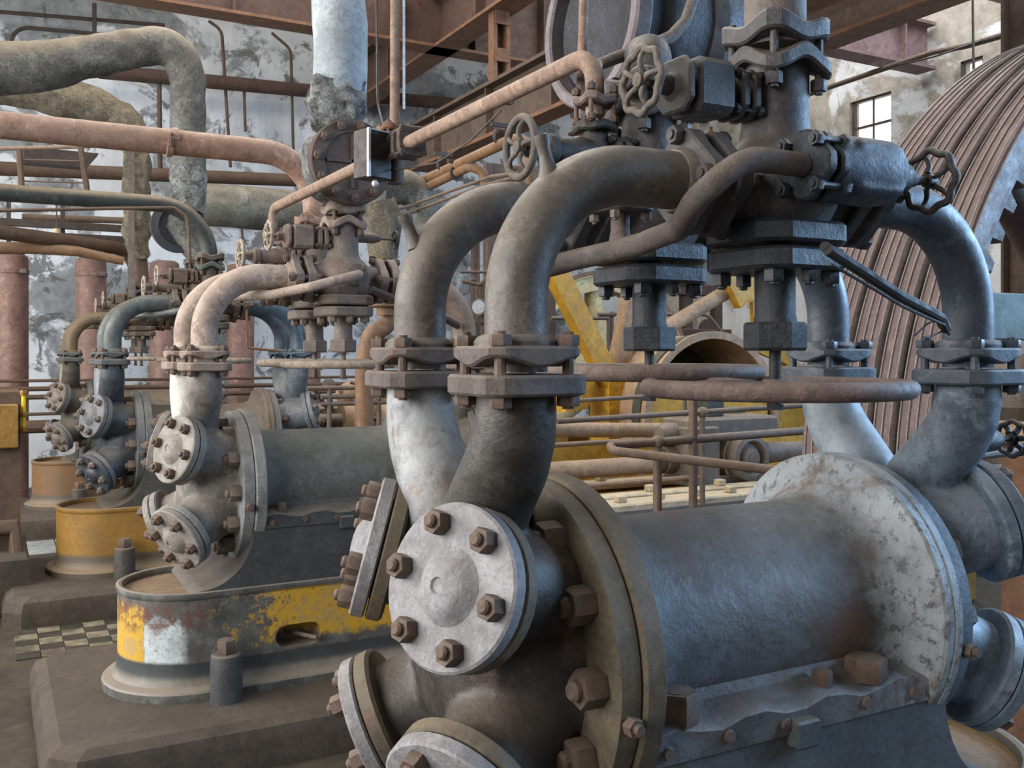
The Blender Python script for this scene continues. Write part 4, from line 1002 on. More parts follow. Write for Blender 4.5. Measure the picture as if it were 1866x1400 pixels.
# second compressor, rear: pinkish discharge header along the hall
t = riser(1, -1, 'pinkish brown pipe rising from the tan compressor and bending away to the left edge', M['pink'], M['pink'])
zh = 1.22 + 2.0 - 2.785
part('pipe', MB().tube(arc_bend([(0, 0, 0), (0, 0, zh), (-3.6, 0, zh)], 0.32, 16), 0.0735, 32), M['pink'], t)
bxp = at(308, 253, Y=my + 0.27).x - mx
for dx in (0.0, 0.03): part('pipe_clamp', MB().lathe([(0.074, -0.018), (0.084, -0.016), (0.084, 0.016), (0.074, 0.018)], 32, Matrix.Translation((bxp + dx, 0, zh)) @ XAX, a0=PI * (0.5 if dx else -0.5), a1=PI * (1.5 if dx else 0.5)), M['pink'], t)
link('clamp_bolt', bolt_me(0.012, 0.012, 0.05), M['nut'], t, Matrix.Translation((bxp, -0.09, zh - 0.03)))

# third compressor, front: black pipe with thin line below it
mx, my = MC
t = riser(2, 1, 'black pipe with a dust-laden top bending down to the dark third compressor', M['blackpipe'], PAL[2]['valve'])
zh = at(200, 365, Y=my - 0.27).z - 2.785
part('pipe', MB().tube(arc_bend([(0, 0, 0), (0, 0, zh), (-3.4, 0, zh)], 0.42, 14), 0.068, 28), M['blackpipe'], t)
p = [at(-60, 385, Y=8.0), at(60, 383, Y=8.0), at(200, 380, Y=8.0), at(318, 379, Y=8.0), at(340, 395, Y=8.0), at(344, 420, Y=8.0), at(346, 480, Y=8.0)]
single('thin_line', MB().tube(arc_bend(p, 0.06, 4), 0.014, 10), M['brownpipe'], 'thin bent line following under the black pipe', 'pipe')
# third compressor, rear: insulated elbow with blind cover
Yr = my + 0.27
t = riser(2, -1, 'tarred insulated suction pipe bending left at the top of the third compressor', M['insul_dark'], PAL[2]['valve'])
c0 = Vector(t.location)
e0 = at(343, 330, Y=Yr) - c0
cl = [at(x, y, Y=Yr) - c0 for x, y in ((343, 330), (343, 240), (343, 170), (339, 130), (322, 98), (290, 84), (250, 87), (200, 97), (150, 106), (60, 122), (-140, 132))]
pth, rad = spline(cl, 5, [0.152, 0.152, 0.155, 0.16, 0.165, 0.165, 0.165, 0.17, 0.18, 0.21, 0.22])
part('insulation', MB().tube(pth, rad, 40).jitter(0.018, 6), M['insul_dark'], t)
part('lower_wrap', MB().tube([e0 + Vector((0, 0, -0.28)), e0 + Vector((0, 0, 0.04)), e0 + Vector((0, 0, 0.12))], [0.15, 0.165, 0.158], 32).jitter(0.035, 8), M['shred'], t)
bc = at(326, 412, Y=Yr - 0.05) - c0
part('neck', MB().tube([(0, 0, 0), (0, 0, 0.1), bc + Vector((0.05, 0.1, 0)), e0 + Vector((0, 0, -0.1))], [0.1, 0.1, 0.17, 0.14], 24), M['insul_dark'], t)
ym = Matrix.Translation(bc) @ Matrix.Rotation(PI / 2, 4, 'X')
part('blind_cover', MB().lathe([(0.10, -0.1), (0.225, -0.1), (0.235, -0.06), (0.235, -0.01), (0.17, 0.0), (0.16, -0.03), (0, -0.03)], 40, ym), M['blackdrum'], t)
# torn insulation of the farthest compressor
mx, my = MD
t = riser(3, 1, 'ragged suction pipe with torn cork insulation at the far left', M['insul_torn'], PAL[3]['valve'])
c0 = Vector(t.location); Yd = c0.y
q = [at(x, y, Y=Yd) - c0 for x, y in ((252, 470), (250, 420), (250, 330), (250, 275), (236, 232), (190, 200), (120, 180), (40, 160), (-80, 150))]
part('insulation', MB().tube(*spline(q, 4, [0.10, 0.15, 0.155, 0.16, 0.19, 0.20, 0.22, 0.22, 0.2]), 28).jitter(0.06, 7), M['insul_torn'], t)
part('neck', MB().tube([(0, 0, 0), q[0], q[1]], [0.09, 0.1, 0.1], 20), M['brownpipe'], t)
part('flat_strap', MB().box((q[2].x - 0.09, q[2].y - 0.19, q[2].z - 0.4), (0.07, 0.02, 2.0)), M['steelgrey'], t)
t = riser(3, -1, 'brown discharge stub behind the ragged pipe on the farthest compressor', M['brownpipe'], PAL[3]['valve'])
part('pipe', MB().tube(arc_bend([(0, 0, 0), (0, 0, 0.5), (-1.6, -0.9, 0.55)], 0.3, 8), 0.08, 20), M['brownpipe'], t)

# rubber strip between the oily flange and the far arch pipe
p = [at(1508, 455, Y=1.62), at(1560, 488, Y=1.63), at(1640, 540, Y=1.66), at(1690, 566, Y=1.70), at(1716, 580, Y=1.745), at(1724, 600, Y=1.775)]
t = thing('rubber_strip', 'black rubber strip slung from the oily flange to the far right arch pipe', 'strip', p[-1])
c0 = p[-1]
part('strip', MB().tube([x - c0 for x in p], 0.014, 10).tube([x - c0 + Vector((0.0, 0.012, 0.01)) for x in p], 0.012, 10), M['rubber'], t)
part('loose_cord', MB().tube([x - c0 + Vector((0, -0.01, -0.035 + 0.004 * i)) for i, x in enumerate(p)], 0.004, 6), M['rubber'], t)
part('frayed_end', MB().tube([p[4] - c0, at(1690, 590, Y=1.72) - c0, at(1668, 611, Y=1.70) - c0], 0.0025, 6).tube([p[5] - c0, at(1700, 612, Y=1.74) - c0, at(1683, 615, Y=1.72) - c0], 0.0025, 6), M['rubber'], t)
# small wooden peg standing on the near arch flange
pg = at(1294, 246, Y=1.86)
single('cork_peg', MB().lathe([(0.008, 0), (0.011, 0.022), (0.007, 0.028), (0.006, 0.05)], 10, Matrix.Translation((pg.x, pg.y, pg.z - 0.03))), M['orange'], 'tiny orange peg standing on the flange of the nearest arch pipe', 'peg')

# ------------------------------------------------------------------ rope wheel
WXc, WZc, WR_, Y0, Y1 = 6.67, 1.26, 2.85, 3.0, 3.8
t = thing('rope_wheel', 'huge plum-brown grooved rope wheel at the right', 'wheel', (WXc, (Y0 + Y1) / 2, 0))
ym = Matrix.Translation((0, 0, WZc)) @ Matrix.Rotation(PI / 2, 4, 'X')      # local z -> -y
NG = 15; W = Y1 - Y0; prof = [(WR_ - 0.30, -W / 2), (WR_ - 0.02, -W / 2), (WR_, -W / 2 + 0.012)]
gw = (W - 0.06) / NG
for k in range(NG):
    z = -W / 2 + 0.03 + gw * k
    prof += [(WR_, z), (WR_ - 0.005, z + gw * 0.03), (WR_ - 0.0062, z + gw * 0.5), (WR_ - 0.005, z + gw * 0.97)]
prof += [(WR_, W / 2 - 0.03), (WR_, W / 2 - 0.012), (WR_ - 0.02, W / 2), (WR_ - 0.14, W / 2), (WR_ - 0.15, W / 2 - 0.03), (WR_ - 0.15, W / 2 - 0.10), (WR_ - 0.22, W / 2 - 0.12), (WR_ - 0.22, -W / 2 + 0.1), (WR_ - 0.30, -W / 2 + 0.1), (WR_ - 0.30, -W / 2)]
mb = MB().lathe(prof, 200, ym); mb.f = [f for f in mb.f if len(f) < 50]
part('rim', mb, M['rim'], t, ang=20)
cr = MB()
for k in range(NG + 1):
    z = -W / 2 + 0.03 + gw * k
    cr.lathe([(WR_ - 0.004, z - 0.005), (WR_ + 0.002, z - 0.004), (WR_ + 0.002, z + 0.004), (WR_ - 0.004, z + 0.005)], 200, ym)
cr.f = [f for f in cr.f if len(f) < 50]
part('groove_crest', cr, M['rim_edge'], t)
part('side_edge', (lambda q: (setattr(q, 'f', [f for f in q.f if len(f) < 50]), q)[1])(MB().lathe([(WR_ - 0.11, W / 2 + 0.001), (WR_ - 0.015, W / 2 + 0.003), (WR_ - 0.012, W / 2 - 0.004)], 200, ym)), M['rim_edge'], t)
tooth = MB().prism([(-0.055, 0), (0.055, 0), (0.03, -0.085), (-0.03, -0.085)], -0.05, 0.05, 0.006).mesh('gear_tooth')
for k in range(96):
    a = 2 * PI * k / 96
    link('gear_tooth', tooth, M['tooth'], t, ym @ Matrix.Rotation(a, 4, 'Z') @ Matrix.Translation((WR_ - 0.14, 0, W / 2 - 0.055)) @ Matrix.Rotation(-PI / 2, 4, 'Z'))
hub = part('hub', MB().lathe([(0.2, -0.45), (0.42, -0.45), (0.45, -0.40), (0.45, 0.40), (0.42, 0.45), (0.2, 0.45)], 40, ym), M['rim'], t)
for k in range(8):
    a = 2 * PI * k / 8
    part('spoke', MB().tube([(0.4, 0, 0), (1.5, 0, 0), (WR_ - 0.2, 0, 0)], [0.16, 0.13, 0.12], 16, mt=ym @ Matrix.Rotation(a, 4, 'Z')), M['rim'], t)
part('shaft', MB().lathe([(0.2, -1.6), (0.2, 0.9)], 28, ym), M['steelgrey'], t)
for i, (g, lb) in enumerate(((4.5, 'dark tarred rope lying in a groove of the rope wheel, nearest the back wall'), (8.5, 'dark tarred rope in the middle grooves of the rope wheel'), (11.5, 'dark tarred rope lying in the groove nearest the wheel teeth'))):
    z = -W / 2 + 0.03 + gw * g; pth = []
    for k in range(150):
        a = 2 * PI * k / 150; pth.append(ym @ Vector(((WR_ + 0.002) * math.cos(a), (WR_ + 0.002) * math.sin(a), z)))
    mb = MB().tube(pth, 0.018, 10, closed=True).jitter(0.006, 22)
    o = single('drive_rope', MB().add([v + Vector((WXc, (Y0 + Y1) / 2, 0)) for v in mb.v], mb.f), M['rope'], lb, 'rope', 'ropes on the rope wheel')

def hdr(f, dz): return Vector((hx0 + e.x * f, MA[1] + 0.27 + e.y * f, hz - 0.02 + dz))

# ------------------------------------------------------------------ left and back of the hall
RECV = MB().lathe([(0.215, 0.0), (0.20, 0.04), (0.20, 3.24), (0.195, 3.30), (0.15, 3.33), (0, 3.34)], 36).mesh('shell', 30)
for i, (px, lb) in enumerate(((22, 'tall plum brown vertical receiver at the left edge'), (166, 'tall plum brown vertical receiver behind the farthest arch pipes'), (300, 'tall plum brown receiver between the dark and tan arch pipes'), (438, 'tall plum brown receiver just right of the tan arch pipes'), (560, 'tall plum brown receiver behind the dark blue far pipes'))):
    q = at(px, 900, Y=14.5)
    t = thing('vertical_receiver', lb, 'tank', (q.x, 14.5, 0), 'vertical receivers along the back wall')
    link('shell', RECV, M['receiver'], t)
    part('band', MB().lathe([(0.2, 3.07), (0.212, 3.075), (0.212, 3.12), (0.2, 3.125)], 36), M['receiver'], t)
    if i == 0: part('domed_lid', MB().lathe([(0.17, 3.30), (0.16, 3.33), (0.08, 3.40), (0, 3.41)], 24), M['wire'], t)
    part('band_lug', MB().box((0.12, -0.2, 3.10), (0.08, 0.06, 0.06), bev=0.005), M['nut_grey'], t)
def pipe(name, label, pts, r, mat, n=12, bend=0.15, cat='pipe', jit=0, group=None, seg=6):
    mb = MB().tube(arc_bend(pts, bend, seg) if len(pts) > 2 else pts, r, n)
    if jit: mb.jitter(jit, 10)
    return single(name, mb, M[mat], label, cat, group)
pipe('wall_pipe', 'brown pipe along the back wall, level with the ragged pipe foot', [at(-60, 305, Y=13.4), at(545, 329, Y=13.4)], 0.088, 'brownpipe', 18)
pipe('wall_pipe', 'thick red-brown pipe high on the back wall behind the white insulated pipe', [at(180, 130, Y=15.6), at(1010, 207, Y=15.6)], 0.11, 'girder', 16)
G = 'conduits on the back wall'
pipe('conduit', 'thin conduit with a bent head on the wall, left of the white pipe', [at(380, 38, Y=15.7), at(404, 55, Y=15.7), at(420, 305, Y=15.7)], 0.026, 'brownpipe', 8, 0.2, 'conduit', group=G)
pipe('conduit', 'thin conduit with a bent head nearest the white insulated pipe', [at(495, 60, Y=15.7), at(530, 90, Y=15.7), at(535, 300, Y=15.7)], 0.024, 'brownpipe', 8, 0.2, 'conduit', group=G)
pipe('conduit', 'short straight conduit on the wall between the two bent conduits', [at(444, 142, Y=15.7), at(447, 240, Y=15.7)], 0.024, 'brownpipe', 8, 0.2, 'conduit', group=G)
pipe('conduit', 'horizontal conduit at the top left above the tarred elbow', [at(-20, 20, Y=15.7), at(300, 46, Y=15.7)], 0.03, 'wire', 8, 0.2, 'conduit', group=G)
pipe('conduit', 'conduit at top left turning down behind the tarred pipe', [at(20, 100, Y=15.65), at(22, 48, Y=15.65), at(200, 64, Y=15.65)], 0.03, 'wire', 8, 0.25, 'conduit', group=G)
pipe('conduit', 'vertical conduit right of the tarred vertical pipe, crossing the brown pipe', [at(290, 130, Y=15.65), at(292, 310, Y=15.65)], 0.035, 'brownpipe', 8, 0.2, 'conduit', group=G)
pipe('conduit', 'vertical conduit at the top left edge crossing the horizontal conduit', [at(172, 6, Y=15.62), at(172, 62, Y=15.62)], 0.03, 'wire', 8, 0.2, 'conduit', group=G)
pipe('conduit', 'thin vertical conduit low on the back wall above the tan valves', [at(438, 395, Y=15.95), at(446, 470, Y=15.95)], 0.02, 'brownpipe', 8, 0.2, 'conduit', group=G)
# mossy insulated vessel behind the tan compressor's header
va, vb = at(350, 372, Y=10.6), at(585, 385, Y=10.6)
t = thing('insulated_vessel', 'mossy insulated horizontal vessel behind the pinkish bend', 'vessel', va)
part('shell', MB().tube([(0, 0, 0), (0.05, 0, 0), ((vb - va).x * 0.5, 0, 0), ((vb - va).x, 0, 0)], [0.18, 0.22, 0.23, 0.23], 28).jitter(0.05, 6), M['moss'], t)
part('leg', MB().box(((vb - va).x * 0.7, 0, -va.z / 2 - 0.1), (0.12, 0.12, va.z - 0.2)), M['girder_dark'], t)
part('end_band', MB().lathe([(0.2, -0.05), (0.22, -0.04), (0.22, 0.04), (0.2, 0.05)], 28, Matrix.Translation((0.5, 0, 0)) @ XAX), M['insul_dark'], t)
# small ladder rack
Yl = 11.4
t = thing('pipe_rack', 'small brown ladder-like rack above the black pipe at the left', 'rack', at(90, 350, Y=Yl)); c0 = Vector(t.location)
part('top_rail', MB().tube([at(-40, 272, Y=Yl) - c0, at(120, 268, Y=Yl) - c0, at(222, 264, Y=Yl) - c0], 0.022, 8), M['rustpipe'], t)
for a, b in (((35, 272), (40, 352)), ((147, 268), (160, 356))):
    part('stile', MB().tube([at(*a, Y=Yl) - c0, at(*b, Y=Yl) - c0], 0.032, 6), M['brownpipe'], t)
for y in (291, 330): part('rung', MB().tube([at(40, y, Y=Yl) - c0, at(152, y + 3, Y=Yl) - c0], 0.009, 8), M['rail'], t)
part('hood', MB().prism([(0, 0), (0.75, 0), (0.62, -0.17), (0.0, -0.17)], -0.1, 0.1, 0, Matrix.Translation(at(42, 270, Y=Yl + 0.3) - c0) @ Matrix.Rotation(PI / 2, 4, 'X')), M['wire'], t)
# dark channel rack with lamp
Yk = 13.0
t = thing('channel_rack', 'dark double channel rack hanging below the black pipe at the left', 'rack', at(100, 440, Y=Yk)); c0 = Vector(t.location)
for y in (410, 431): part('channel', MB().box(((at(100, y, Y=Yk) - c0).x, 0, (at(100, y, Y=Yk) - c0).z), (2.1, 0.10, 0.085)), M['wire'], t)
for x in (16, 115): part('hanger', MB().box(((at(x, 405, Y=Yk) - c0).x, 0.06, (at(x, 405, Y=Yk) - c0).z), (0.05, 0.03, 0.5)), M['wire'], t)
part('rail_pipe', MB().tube([at(40, 396, Y=Yk + .3) - c0, at(225, 402, Y=Yk + .3) - c0], 0.045, 10), M['rail'], t)
lp = at(103, 437, Y=12.4)
t = thing('pendant_lamp', 'small dusty conical lamp hanging below the dark channel rack', 'lamp', lp)
part('shade', MB().lathe([(0.16, 0.0), (0.15, 0.012), (0.05, 0.05), (0.035, 0.13), (0, 0.135)], 24), M['dustledge'], t)
part('cord', MB().tube([(0, 0, 0.12), (0, 0, 0.45)], 0.008, 6), M['wire'], t)
p = [at(-60, 452, Y=12.2), at(60, 452, Y=12.2), at(140, 458, Y=12.2), at(225, 476, Y=12.2)]
single('sagging_pipe', MB().tube(p, [0.07, 0.068, 0.06, 0.05], 14), M['orange'], 'sagging orange-brown pipe ending at the ragged pipe, far left', 'pipe')
# low pipes along the wall
G = 'low pipes along the back wall'
for y, r, lb in ((694, 0.02, 'thin brown rail pipe, topmost of the low wall pipes'), (709, 0.032, 'brown pipe second from top of the low wall pipes'), (724, 0.032, 'brown pipe third from top of the low wall pipes'), (755, 0.022, 'thin pipe just above the thick lowest wall pipe'), (778, 0.085, 'thick brown pipe lowest along the back wall')):
    q = at(60, y, Y=13.9); pipe('low_pipe', lb, [(q.x - 0.6, 13.9, q.z), (q.x + 4.6, 13.9, q.z)], r, 'brownpipe', 10, group=G)
# left edge brown apparatus
q = at(-20, 870, Y=8.0)
cab = thing('brown_apparatus', 'brown boxy apparatus cut by the left edge of the picture', 'apparatus', (at(36, 860, Y=9.0).x - 0.35, 9.0, 0.0))
part('case', MB().box((0, 0, 0.85), (0.70, 0.5, 1.7), bev=0.01), M['brownpipe'], cab)
part('front_box', MB().box((0.22, -0.28, 1.42), (0.22, 0.14, 0.35), bev=0.01), M['ochre'], cab)
part('knob', MB().lathe([(0.05, 1.7), (0.05, 1.84), (0.03, 1.86)], 12, Matrix.Translation((0.12, -0.1, 0))), M['brownpipe'], cab)
part('foot_pipe', MB().tube([(-0.3, -0.4, 0.62), (0.3, -0.4, 0.62), (0.32, -0.5, 0.3)], 0.07, 12), M['brownpipe'], cab)
part('base_block', MB().box((0, -0.2, 0.22), (0.8, 1.1, 0.44), bev=0.02), M['concrete'], cab)
g0 = at(43, 782, Y=8.75); g1 = at(43, 716, Y=8.75)
t = thing('gauge_glass', 'bright yellow level gauge rod beside the brown apparatus at left', 'gauge', g0)
part('rod', MB().tube([(0, 0, 0), (0, 0, g1.z - g0.z)], 0.018, 10), M['brightyellow'], t)
for z in (0.0, 0.12, g1.z - g0.z): part('fitting', MB().hexa(0.03, z - 0.02, z + 0.02), M['ochre'], t)

# things between the tan and dark machines
pipe('orange_elbow', 'tan orange pipe elbow curving down beside the white-grey arch pipe', [at(716, 560, Y=7.4), at(706, 592, Y=7.4), at(676, 610, Y=7.4), at(664, 660, Y=7.4), Vector((at(664, 660, Y=7.4).x, 7.4, 0.0))], 0.075, 'orange', 18, 0.12)
t = thing('orange_standpipe', 'orange-brown flanged standpipe above the orange elbow', 'pipe', at(702, 575, Y=7.3)); c0 = Vector(t.location)
part('pipe', MB().tube([(0, 0, 0), at(700, 400, Y=7.3) - c0], 0.07, 16), M['orange'], t)
for y in (560, 548): part('flange', MB().loose(0.13, 0.03, mt=Matrix.Translation(at(702, y, Y=7.3) - c0), corner=0.4), M['orange'], t)
part('torn_wrap', MB().tube([at(700, 470, Y=7.3) - c0, at(698, 410, Y=7.3) - c0, at(690, 370, Y=7.3) - c0], [0.11, 0.15, 0.14], 18).jitter(0.05, 8), M['insul_torn'], t)
p = [at(690, 345, Y=7.9), at(745, 338, Y=7.9), at(775, 375, Y=7.9), Vector((at(780, 430, Y=7.9).x, 7.9, 0.0))]
single('insulated_elbow', MB().tube(arc_bend(p, 0.25, 10), 0.155, 28).jitter(0.02, 6), M['insul_dark'], 'dark insulated elbow behind the round bolted cover', 'pipe')
pipe('thin_line', 'pair-top thin line beside the dark insulated elbow', [at(680, 390, Y=7.35), at(765, 372, Y=7.85)], 0.014, 'rail', 8)
pipe('thin_line', 'pair-bottom thin line beside the dark insulated elbow', [at(680, 402, Y=7.35), at(770, 382, Y=7.85)], 0.016, 'rail', 8)
q = at(720, 437, Y=5.4)
t = thing('needle_valve', 'small dark needle valve with tiny handwheel right of the tan stop valve', 'valve', (q.x - 0.16, 5.4, q.z - 0.04))
part('body', MB().lathe([(0.02, -0.12), (0.03, -0.08), (0.03, 0.02), (0.02, 0.06), (0.008, 0.07), (0.008, 0.16)], 14, Matrix.Translation((0, 0, 0.04)) @ XAX), PAL[1]['small'], t)
wheel_on(t, Matrix.Translation((0.16, 0, 0.04)) @ XAX, small_wheel(0.05, 0.007, 0), SHUB, spoke_mesh(0.05, 0.005, 0), 5, PAL[0]['small'])
# crank gear of the dark compressor seen under the tan handwheel
Yc = MC[1]
def couplings():
    base = at(640, 800, Y=Yc); zc = at(640, 765, Y=Yc).z
    t = thing('coupling', 'two tan coupling discs behind the tan compressor cylinder', 'coupling', (base.x, Yc, zc - 0.2))
    for x, r, w in ((-0.1, 0.16, 0.12), (0.0, 0.17, 0.10), (0.26, 0.16, 0.07)):
        part('disc', MB().lathe([(0.05, 0), (r - .01, 0), (r, 0.01), (r, w - 0.01), (r - 0.01, w), (0.05, w)], 32, Matrix.Translation((x, 0, 0.2)) @ XAX), M['tan'], t)
    part('shaft', MB().lathe([(0.06, -0.6), (0.06, 0.1), (0.025, 0.12), (0.025, 0.85)], 16, Matrix.Translation((0, 0, 0.2)) @ XAX), M['steelgrey'], t)
    for k in range(3): link('nut', nut_me(0.03, 0.05), M['nut'], t, Matrix.Translation((0.38 + 0.09 * k, 0, 0.2)) @ XAX)
couplings()
t = thing('engine_block', 'cluttered tan engine block seen below the tan handwheel', 'engine', at(660, 800, Y=9.6)); c0 = Vector(t.location)
part('block', MB().box((0.2, 0.2, 0.36 - (c0.z + 0.36) / 2), (1.3, 0.5, c0.z + 0.36), bev=0.03), M['steelgrey'], t)
part('lever', MB().tube([at(575, 712, Y=9.2) - c0, at(610, 765, Y=9.2) - c0, Vector((0, 0.1, 0.1))], 0.02, 8), M['wire'], t)
part('gauge', MB().lathe([(0.06, 0), (0.066, 0.01), (0.066, 0.05), (0.05, 0.055), (0, 0.055)], 24, frame(at(600, 702, Y=9.25) - c0, (-0.4, -0.9, 0.1))).tube([at(600, 704, Y=9.3) - c0, Vector((-0.3, 0.05, 0.2))], 0.02, 8), M['steelgrey'], t)
part('top_casting', MB().sphere((0.0, 0.1, 0.46), 0.2, 18, sc=(1.3, 0.8, 0.8)).box((0.42, 0.1, 0.42), (0.5, 0.3, 0.16), bev=0.03), M['tan'], t)
for k in range(4): part('cock', MB().lathe([(0.03, 0), (0.035, 0.08), (0.02, 0.12), (0.03, 0.16), (0, 0.17)], 12, Matrix.Translation((-0.3 + 0.17 * k, -0.2, 0.36))), M['tan'], t)
part('oil_pipe', MB().tube(arc_bend([(0.0, -0.25, 0.2), (0.0, -0.25, 0.58), (-0.2, -0.2, 0.6)], 0.08, 6), 0.02, 8), M['orange'], t)
pipe('thin_line', 'thin orange line bending at right angle beside the dark blue far pipes', [at(449, 530, Y=8.3), at(450, 634, Y=8.3), at(512, 640, Y=8.35)], 0.012, 'orange', 8, 0.03)

# orange pipes on the flaking girder
xo = 3.4
def orange(name, lb, pts, r): return pipe(name, lb, pts, r, 'orange', 16, 0.09)
a0 = at(735, 346, X=xo); a1 = at(938, 252, X=xo)
orange('orange_pipe', 'orange-brown pipe rising to the right and bending down behind the white handwheel', [a0, a1, (a1.x + 0.1, a1.y - 0.05, a1.z - 0.05), (a1.x + 0.1, a1.y - 0.05, a1.z - 0.55)], 0.042)
b0 = at(755, 352, X=xo); b1 = at(858, 303, X=xo)
orange('orange_pipe', 'shorter orange-brown pipe bending down above the grey arch', [b0, b1, (b1.x + 0.1, b1.y - 0.05, b1.z - 0.05), (b1.x + 0.1, b1.y - 0.05, b1.z - 0.4)], 0.038)
for i, (px, py, lb) in enumerate(((808, 300, 'black hook clamp on the left of the upper orange pipe'), (912, 250, 'black hook clamp at the bend of the upper orange pipe'), (832, 315, 'black hook clamp on the shorter orange pipe'))):
    q = at(px, py, X=xo)
    single('pipe_hook', MB().tube([(q.x + 0.055 * math.cos(a * PI / 9), q.y, q.z + 0.055 * math.sin(a * PI / 9)) for a in range(18)], 0.012, 8, closed=True).box((q.x, q.y, q.z + 0.09), (0.16, 0.03, 0.03)), M['wire'], lb, 'clamp', 'pipe hooks')
pipe('thin_line', 'dusty thin line kinked behind the grey arch, upper', [at(760, 370, X=3.1), at(895, 322, X=3.1), at(945, 316, X=3.1)], 0.013, 'rail', 8, 0.05)
pipe('thin_line', 'dusty thin line kinked behind the grey arch, lower', [at(760, 383, X=3.1), at(880, 338, X=3.1), at(945, 322, X=3.1)], 0.013, 'rail', 8)
# brown panelled bulkhead behind the arches
t = thing('brown_bulkhead', 'brown riveted plate bulkhead behind the white handwheel', 'bulkhead', at(930, 560, Y=8.8)); c0 = Vector(t.location)
q0 = at(885, 300, Y=8.8) - c0; q1 = at(1000, 300, Y=8.8) - c0
for k in range(3): part('plate', MB().box(((q0.x + q1.x) / 2, 0, q0.z - 0.12 - 0.3 * k), (q1.x - q0.x, 0.04, 0.28), bev=0.004), M['brownpipe'], t)
for x in (q0.x, (q0.x + q1.x) / 2, q1.x): part('post', MB().box((x, -0.05, (q0.z - c0.z) / 2), (0.07, 0.07, q0.z + c0.z)), M['girder_dark'], t)
# instrument pipework seen between the arches
t = thing('gauge_stand', 'small gauge stand with looped brass pipes between the two near arches', 'gauge', at(870, 600, Y=7.2)); c0 = Vector(t.location)
K = lambda x, y: at(x, y, Y=7.2) - c0
part('loop_pipe', MB().tube(arc_bend([K(838, 496), K(905, 496)], 0.02), 0.012, 8).tube(arc_bend([K(842, 512), K(875, 520), K(888, 505), K(890, 440)], 0.06, 6), 0.018, 8).tube(arc_bend([K(852, 535), K(858, 510), K(868, 508), K(870, 580)], 0.03, 6), 0.012, 8), M['rail'], t)
part('bracket', MB().box(K(880, 585), (0.16, 0.08, 0.04)).box((K(882, 545).x, K(882, 545).y, (K(882, 520).z - c0.z) / 2), (0.04, 0.06, K(882, 520).z + c0.z)), M['brownpipe'], t)
part('dial_case', MB().lathe([(0.07, 0), (0.075, 0.02), (0.075, 0.08)], 24, frame(K(882, 560) + Vector((0, 0.03, 0)), (-0.75, -0.65, 0))), M['wire'], t)
part('dial', MB().lathe([(0.0, 0.0), (0.058, 0.0), (0.058, 0.006), (0, 0.006)], 24, frame(K(882, 560) + Vector((0, 0.03, 0)) + Vector((-0.75, -0.65, 0)) * 0.08, (-0.75, -0.65, 0))), M['insul'], t)
pipe('steel_post', 'rusty round post seen through the two near arches', [Vector((at(868, 640, Y=8.4).x, 8.4, 0)), at(866, 400, Y=8.4)], 0.045, 'girder', 12, cat='post')
pipe('guide_rod', 'dark inclined rod behind the second arch leg', [at(676, 528, Y=5.08), at(808, 580, Y=5.1), at(834, 594, Y=5.17)], 0.022, 'wire', 8, cat='rod')

# ------------------------------------------------------------------ drive of the second compressor, behind the nearest cylinder
Yb = MBx[1]
t = thing('engine_bed', 'yellow engine bed with dusty ledges and square nuts behind the nearest cylinder', 'bed', (4.9, Yb, 0.0))
part('bed_body', MB().box((0, 0, 0.50), (4.2, 1.0, 1.0), bev=0.02), M['ochre'], t)
for s in (-1, 1):
    part('ledge', MB().box((0, s * 0.50, 1.03), (4.2, 0.22, 0.06), bev=0.01), M['dustledge'], t)
    part('ledge_lip', MB().box((0, s * 0.62, 0.99), (4.2, 0.04, 0.08), bev=0.006), M['steelgrey'], t)
    part('inner_ledge', MB().box((0, s * 0.30, 1.05), (4.2, 0.14, 0.05), bev=0.01), M['dustledge'], t)
nn = MB().box((0, 0, 0.022), (0.06, 0.06, 0.045), bev=0.006).mesh('square_nut')
for k in range(14):
    for s in (-1, 1):
        link('square_nut', nn, M['dustledge'], t, Matrix.Translation((-2.0 + 0.3 * k, s * 0.52, 1.06)))
        if k % 2: link('square_nut', nn, M['dustledge'], t, Matrix.Translation((-1.9 + 0.3 * k, s * 0.30, 1.075)))
part('yellow_wall', MB().box((0, 0.52, 1.19), (4.2, 0.05, 0.30), bev=0.01), M['yellow'], t)
# rods
pipe('piston_rod', 'thick dusty piston rod, lower, running right behind the nearest Y-branch', [(2.95, Yb - 0.05, AXZ - 0.04), (4.1, Yb - 0.05, AXZ - 0.04)], 0.062, 'tan', 20, cat='rod')
pipe('tie_rod', 'dusty tie rod, upper, ending at the tan rimmed drum', [(2.9, Yb + 0.5, 1.47), (4.75, Yb + 0.5, 1.40)], 0.055, 'tan', 18, cat='rod')
pipe('thin_rod', 'thin orange rod between the two dusty rods', [(2.95, Yb + 0.2, 1.36), (4.2, Yb + 0.2, 1.37)], 0.018, 'orange', 10, cat='rod')
pipe('thin_rod', 'thin brown rod low along the yellow bed', [(3.1, Yb - 0.2, 1.13), (4.4, Yb - 0.2, 1.13)], 0.018, 'orange', 10, cat='rod')
